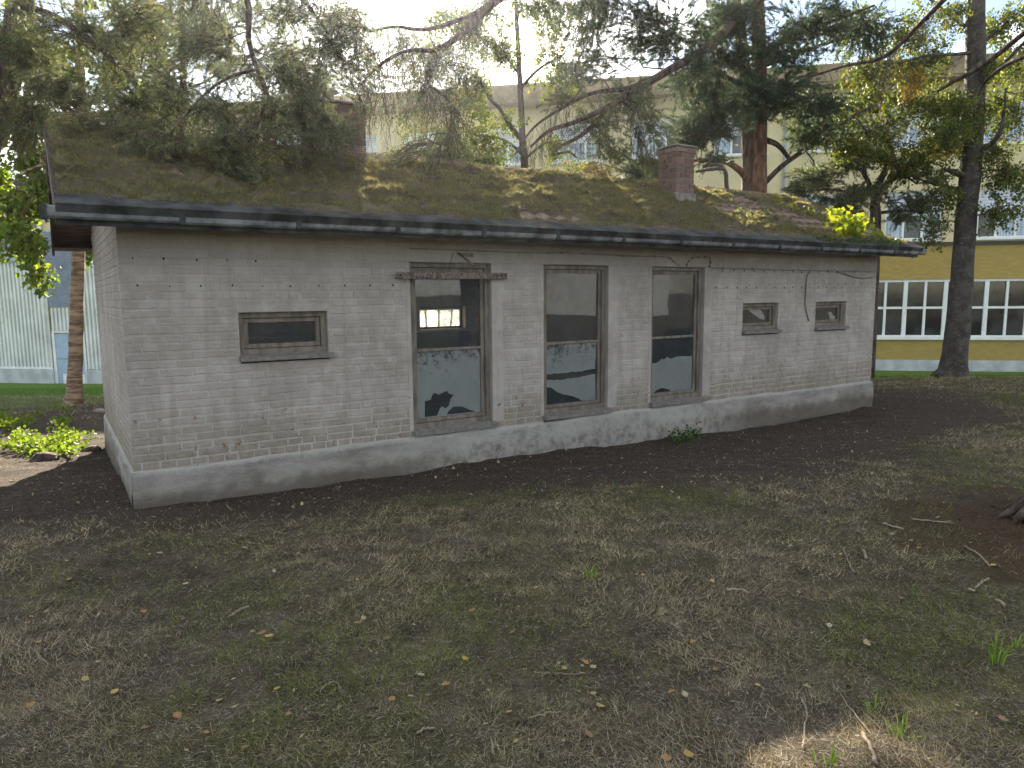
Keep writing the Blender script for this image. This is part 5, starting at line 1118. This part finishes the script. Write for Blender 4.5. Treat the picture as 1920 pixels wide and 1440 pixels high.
# sticks
sticks = [([(428, 1162), (447, 1150), (466, 1139)], 7, 'stick', 'pale straight stick lying left of the light patch on the grass'), ([(1000, 1264), (1022, 1268), (1052, 1266), (1100, 1268)], 3, 'stick', 'thin pale twig lying beside a forked dark twig'), ([(1418, 1194), (1440, 1212), (1470, 1228), (1505, 1243)], 6, 'dark_stick', 'longest dark curved stick in the middle right of the grass'), ([(1311, 1237), (1340, 1243), (1368, 1248)], 4, 'stick', 'straight pale twig left of the longest dark stick'),
          ([(1362, 1108), (1385, 1110), (1404, 1114)], 8, 'stick', 'short thick pale stick in the middle of the grass'), ([(1617, 1380), (1630, 1405), (1644, 1437)], 12, 'stick', 'thick peeled stick at the bottom right edge'), ([(1502, 1314), (1512, 1340), (1508, 1380), (1504, 1410)], 5, 'stick', 'curved pale stalk left of the thick peeled stick'), ([(1618, 1035), (1624, 1050)], 9, 'stick', 'stubby pale wood chip by the reddish needle patch'),
          ([(1808, 1027), (1832, 1042), (1856, 1063)], 6, 'stick', 'bent pale stick on the reddish needle patch by the pine foot'), ([(1828, 1106), (1842, 1096), (1854, 1087)], 7, 'stick', 'short pale stick pointing up the reddish needle patch'), ([(1655, 984), (1672, 990), (1695, 994)], 7, 'stick', 'crooked pale bark strip at the edge of the needle patch'), ([(1580, 1030), (1592, 1060), (1602, 1076)], 5, 'stick', 'thin pale twig left of the reddish needle patch'),
          ([(1020, 1255), (1040, 1270), (1070, 1295)], 5, 'dark_stick', 'dark forked twig below the middle of the grass'), ([(990, 1352), (1025, 1345), (1055, 1337)], 4, 'stick', 'thin straw-coloured twig near the bottom middle'), ([(600, 1302), (612, 1290), (628, 1281), (640, 1296)], 4, 'stick', 'small bent pale twig left of the bottom middle'), ([(780, 1378), (800, 1372), (815, 1370)], 6, 'stick', 'short pale stick near the bottom edge left of centre'),
          ([(1710, 976), (1740, 980), (1790, 983)], 4, 'stick', 'long thin pale twig in front of the pine foot'), ([(1865, 1128), (1878, 1136), (1884, 1140)], 9, 'stick', 'pale chip at the right edge above the green tuft'), ([(1280, 1190), (1310, 1195), (1345, 1210)], 4, 'dark_stick', 'thin dark twig lying above the straight pale twig'), ([(1560, 1285), (1590, 1330), (1640, 1390)], 3, 'stick', 'thin grey trailing stem at the lower right'), ([(124, 850), (130, 862)], 9, 'dark_stick', 'charred stub standing in the bright ground cover left of the shed')]
for px, w, m, lab in sticks:
    pts = []; 
    for q, (x, y) in enumerate(px): p = ground_hit(x, y); dd = (p - CAM) @ FW; pts.append((p[0], p[1], p[2] + .012 + (.006 * math.sin(q * 2)), max(.0022, w / 2 * dd / FPX * .68)))
    pts = np.array(pts); c = curve(pts, 5); mb = MB().tube(c[:, :3] + rng.normal(0, .0025, (len(c), 3)), c[:, 3] * rng.uniform(.85, 1.1, len(c)), 6); o0 = c[0, :3].copy(); mb.v = [tuple(np.array(v) - o0) for v in mb.v]
    o = mb.build('stick', M[m], None, label=lab, cat='stick', group='sticks on the grass', smooth=True); o.location = o0
# cones
def cone_mesh():
    mb = MB(); n = 9
    for k in range(9):
        r = math.sin((k + 1) / 10 * math.pi) * .5 + .06; z = k / 8 - .5
        for q in range(n):
            a = 2 * math.pi * (q + .5 * (k % 2)) / n; c, s = math.cos(a), math.sin(a); mb.poly([(c * r * .5 - s * .14, s * r * .5 + c * .14, z), (c * r - s * .05, s * r + c * .05, z + .10), (c * r + s * .05, s * r - c * .05, z + .10), (c * r * .5 + s * .14, s * r * .5 - c * .14, z)])
    mb.tube([(0, 0, -.5), (0, 0, .45)], [.12, .08], 6); return mb.mesh('pine_cone')
cm = cone_mesh(); cm.materials.append(M['cone'])
for i, (px, py) in enumerate([(1183, 961), (1548, 962), (1722, 946), (1862, 952), (1805, 1038), (1798, 1055), (1590, 1290), (735, 1222), (242, 1245), (1080, 1000), (880, 1090)]):
    p = ground_hit(px, py); o = bpy.data.objects.new('pine_cone', cm); s = rl.uniform(.02, .028); o.scale = (s * .8, s * .8, s * 1.3); o.rotation_euler = (1.45, rl.uniform(-.3, .3), rl.uniform(0, 6.28)); o.location = (p[0], p[1], p[2] + s * .3)
    link(o, None, 'small dark pine cone lying in the dry grass', 'pine cone', 'pine cones lying on the ground')
# upright green tufts
def tuft(px, py, n, h, lab, pal=((.16, .27, .03), (.22, .32, .04), (.12, .22, .03)), w=.0032, spread=.045, name='grass_tuft', cat='grass tuft'):
    p = ground_hit(px, py); V = []; C = []
    for k in range(n):
        a = rl.uniform(0, 6.28); r = rl.uniform(0, spread); b = np.array([math.cos(a) * r, math.sin(a) * r, 0]); hh = h * rl.uniform(.5, 1.1); ln = np.array([math.cos(a), math.sin(a), 0]) * hh * rl.uniform(.1, .7); s = np.array([-math.sin(a + .8), math.cos(a + .8), 0]) * w
        q = [b, b + ln * .3 + np.array([0, 0, hh * .6]), b + ln * 1.0 + np.array([0, 0, hh * .9])]
        V += [q[0] - s, q[0] + s, q[1] + s * .9, q[1] - s * .9, q[1] - s * .9, q[1] + s * .9, q[2] + s * .12, q[2] - s * .12]; c = np.array(pal[rl.randrange(len(pal))]) * rl.uniform(.8, 1.2); C += [c] * 8
    o = obj(name, np_mesh(name, np.array(V), 4, np.array(C)), M['grass'], None, label=lab, cat=cat); o.location = (p[0], p[1], p[2] - .005)
tuft(1868, 1245, 22, .17, 'tall bright green grass tuft at the right edge below the pine foot'); tuft(1690, 1385, 18, .11, 'low sprawling green grass tuft near the bottom right'); tuft(1110, 1085, 14, .10, 'small upright green tuft in the middle of the grass'); tuft(1720, 1120, 7, .09, 'sparse green blades beside the reddish needle patch', spread=.03); tuft(1640, 1330, 10, .09, 'few green blades left of the low sprawling tuft'); tuft(1905, 1215, 8, .1, 'green blades cut by the right picture edge', spread=.03); tuft(1550, 1435, 8, .09, 'green blades at the bottom edge of the picture'); tuft(1150, 915, 8, .08, 'small green blades on the dark soil', spread=.03)
def herb(name, label, centers, n, size, pal, cat, rad, hgt, mat='leaf', parent=None, stems=True):
    c0 = np.array(centers[0], float); o = empty(name, c0, label=label, cat=cat); mb = MB(); pos = []
    for c in centers:
        c = np.array(c, float)
        for k in range(n):
            a = rl.uniform(0, 6.28); r = rad * rl.random() ** .5; t = c + np.array([math.cos(a) * r, math.sin(a) * r, hgt * rl.uniform(.3, 1)])
            if k % 3 == 0: mb.tube([c, (c + t) / 2 + np.array([0, 0, .03]), t], [.004, .003, .002], 4, False)
            pos.append(t)
    pos = np.repeat(np.array(pos), 4, 0) + rng.normal(0, size * .6, (len(pos) * 4, 3)); V, C = leaf_quads(pos, size, pal, .1)
    q = obj('leaves', np_mesh('leaves', V, 4, C), M[mat], o, kind='stuff'); q.location = -c0; q = mb.build('stems', M['twig'], o, kind='stuff'); q.location = -c0
gp2 = lambda x, y: ground_hit(x, y)
herb('seedling_plant', 'small leafy green plant growing at the foot of the wall', [ground_hit(1268, 828), ground_hit(1300, 820), ground_hit(1283, 832)], 14, .045, np.array([(.05, .12, .025), (.07, .15, .03)]), 'plant', .13, .13)
# bright ground cover left of the shed
n = 3600; px = rng.uniform(-60, 196, n); py = 770 + rng.uniform(0, 1, n) ** 1.0 * 105; pos = []
dens = fbm(px / 40, py / 14, 3, 301); 
for a, b, c in zip(px, py, dens):
    if c > .59 and not (b > 850 and a < 40): pos.append(ground_hit(a, b) + np.array([0, 0, rl.uniform(.03, .12)]))
pos = np.repeat(np.array(pos), 3, 0) + rng.normal(0, .05, (len(pos) * 3, 3)) * [1, 1, .4]; pos = pos[pos[:, 0] < -.12]
V, C = leaf_quads(pos, .05, np.array([(.12, .19, .025), (.16, .22, .03), (.09, .145, .025)]), -.1); obj('ground_cover', np_mesh('ground_cover', V, 4, C), M['leaf'], kind='stuff', label='bright low leafy ground cover left of the shed', cat='ground cover')
for px, py, s, lab in ((85, 862, .16, 'dark flat stone in the ground cover left of the shed'), (186, 772, .10, 'small pale stone near the slim tree foot'), (172, 845, .12, 'dark stone beside the shed corner')):
    p = ground_hit(px, py); bm = bmesh.new(); bmesh.ops.create_icosphere(bm, subdivisions=2, radius=1)
    for v in bm.verts: v.co *= 1 + (float(vnoise(v.co.x * 2 + px, v.co.y * 2 + v.co.z * 3, 9)) - .5) * .5
    for v in bm.verts: v.co = Vector((v.co.x * s, v.co.y * s * .8, v.co.z * s * .5))
    me = bpy.data.meshes.new('stone'); bm.to_mesh(me); bm.free(); o = obj('stone', me, M['mortar_cap'] if 'pale' in lab else M['bark_pine_low'], None, label=lab, cat='stone'); o.location = (p[0], p[1], p[2] + s * .1)
# plants growing on the roof
def on_roof(x, v): return RF[0] + RF[1] * x + RF[2] * v + RF[3] * .04
herb('roof_sapling', 'bright yellow-green maple sapling growing on the right end of the roof', [on_roof(9.95, .30), on_roof(10.15, .42), on_roof(10.3, .30)], 22, .11, np.array([(.26, .32, .03), (.33, .36, .04), (.20, .27, .03)]), 'sapling', .20, .30)
herb('roof_creeper', 'pale leafy creeper along the upper right roof edge', [on_roof(10.0 + .18 * k, 1.75 - .22 * k) for k in range(5)], 8, .06, np.array([(.22, .24, .06), (.26, .25, .08)]), 'creeper', .12, .10)
herb('gutter_weeds', 'green weeds sprouting from the gutter near the right corner', [(9.0 + .12 * k, YEF - .02, 2.55) for k in range(18)], 7, .045, np.array([(.06, .10, .035), (.09, .12, .04)]), 'weeds', .08, .10)
herb('roof_weed', 'small green weed on the roof right of the chimney', [on_roof(8.3, .95), on_roof(8.65, .80)], 7, .045, np.array([(.09, .15, .05), (.12, .18, .05)]), 'weed', .06, .16)

# ------------------------------------------------------------------ thin air volume added to imitate veiling lens glare
hz = NT('veil'); v_ = hz.n('VolumePrincipled', {'Color': (.86, .90, 1.0, 1), 'Density': .00035, 'Anisotropy': .78}); hz.t.links.new(v_.outputs[0], hz.out.inputs['Volume'])
MB().box(-60, 80, -60, 90, -6, 22).build('veil', hz.m, None, kind='stuff', label='thin added haze of low sunlight in the air', cat='veil')
S.cycles.volume_step_rate = 4; S.cycles.volume_max_steps = 64; S.cycles.volume_bounces = 1
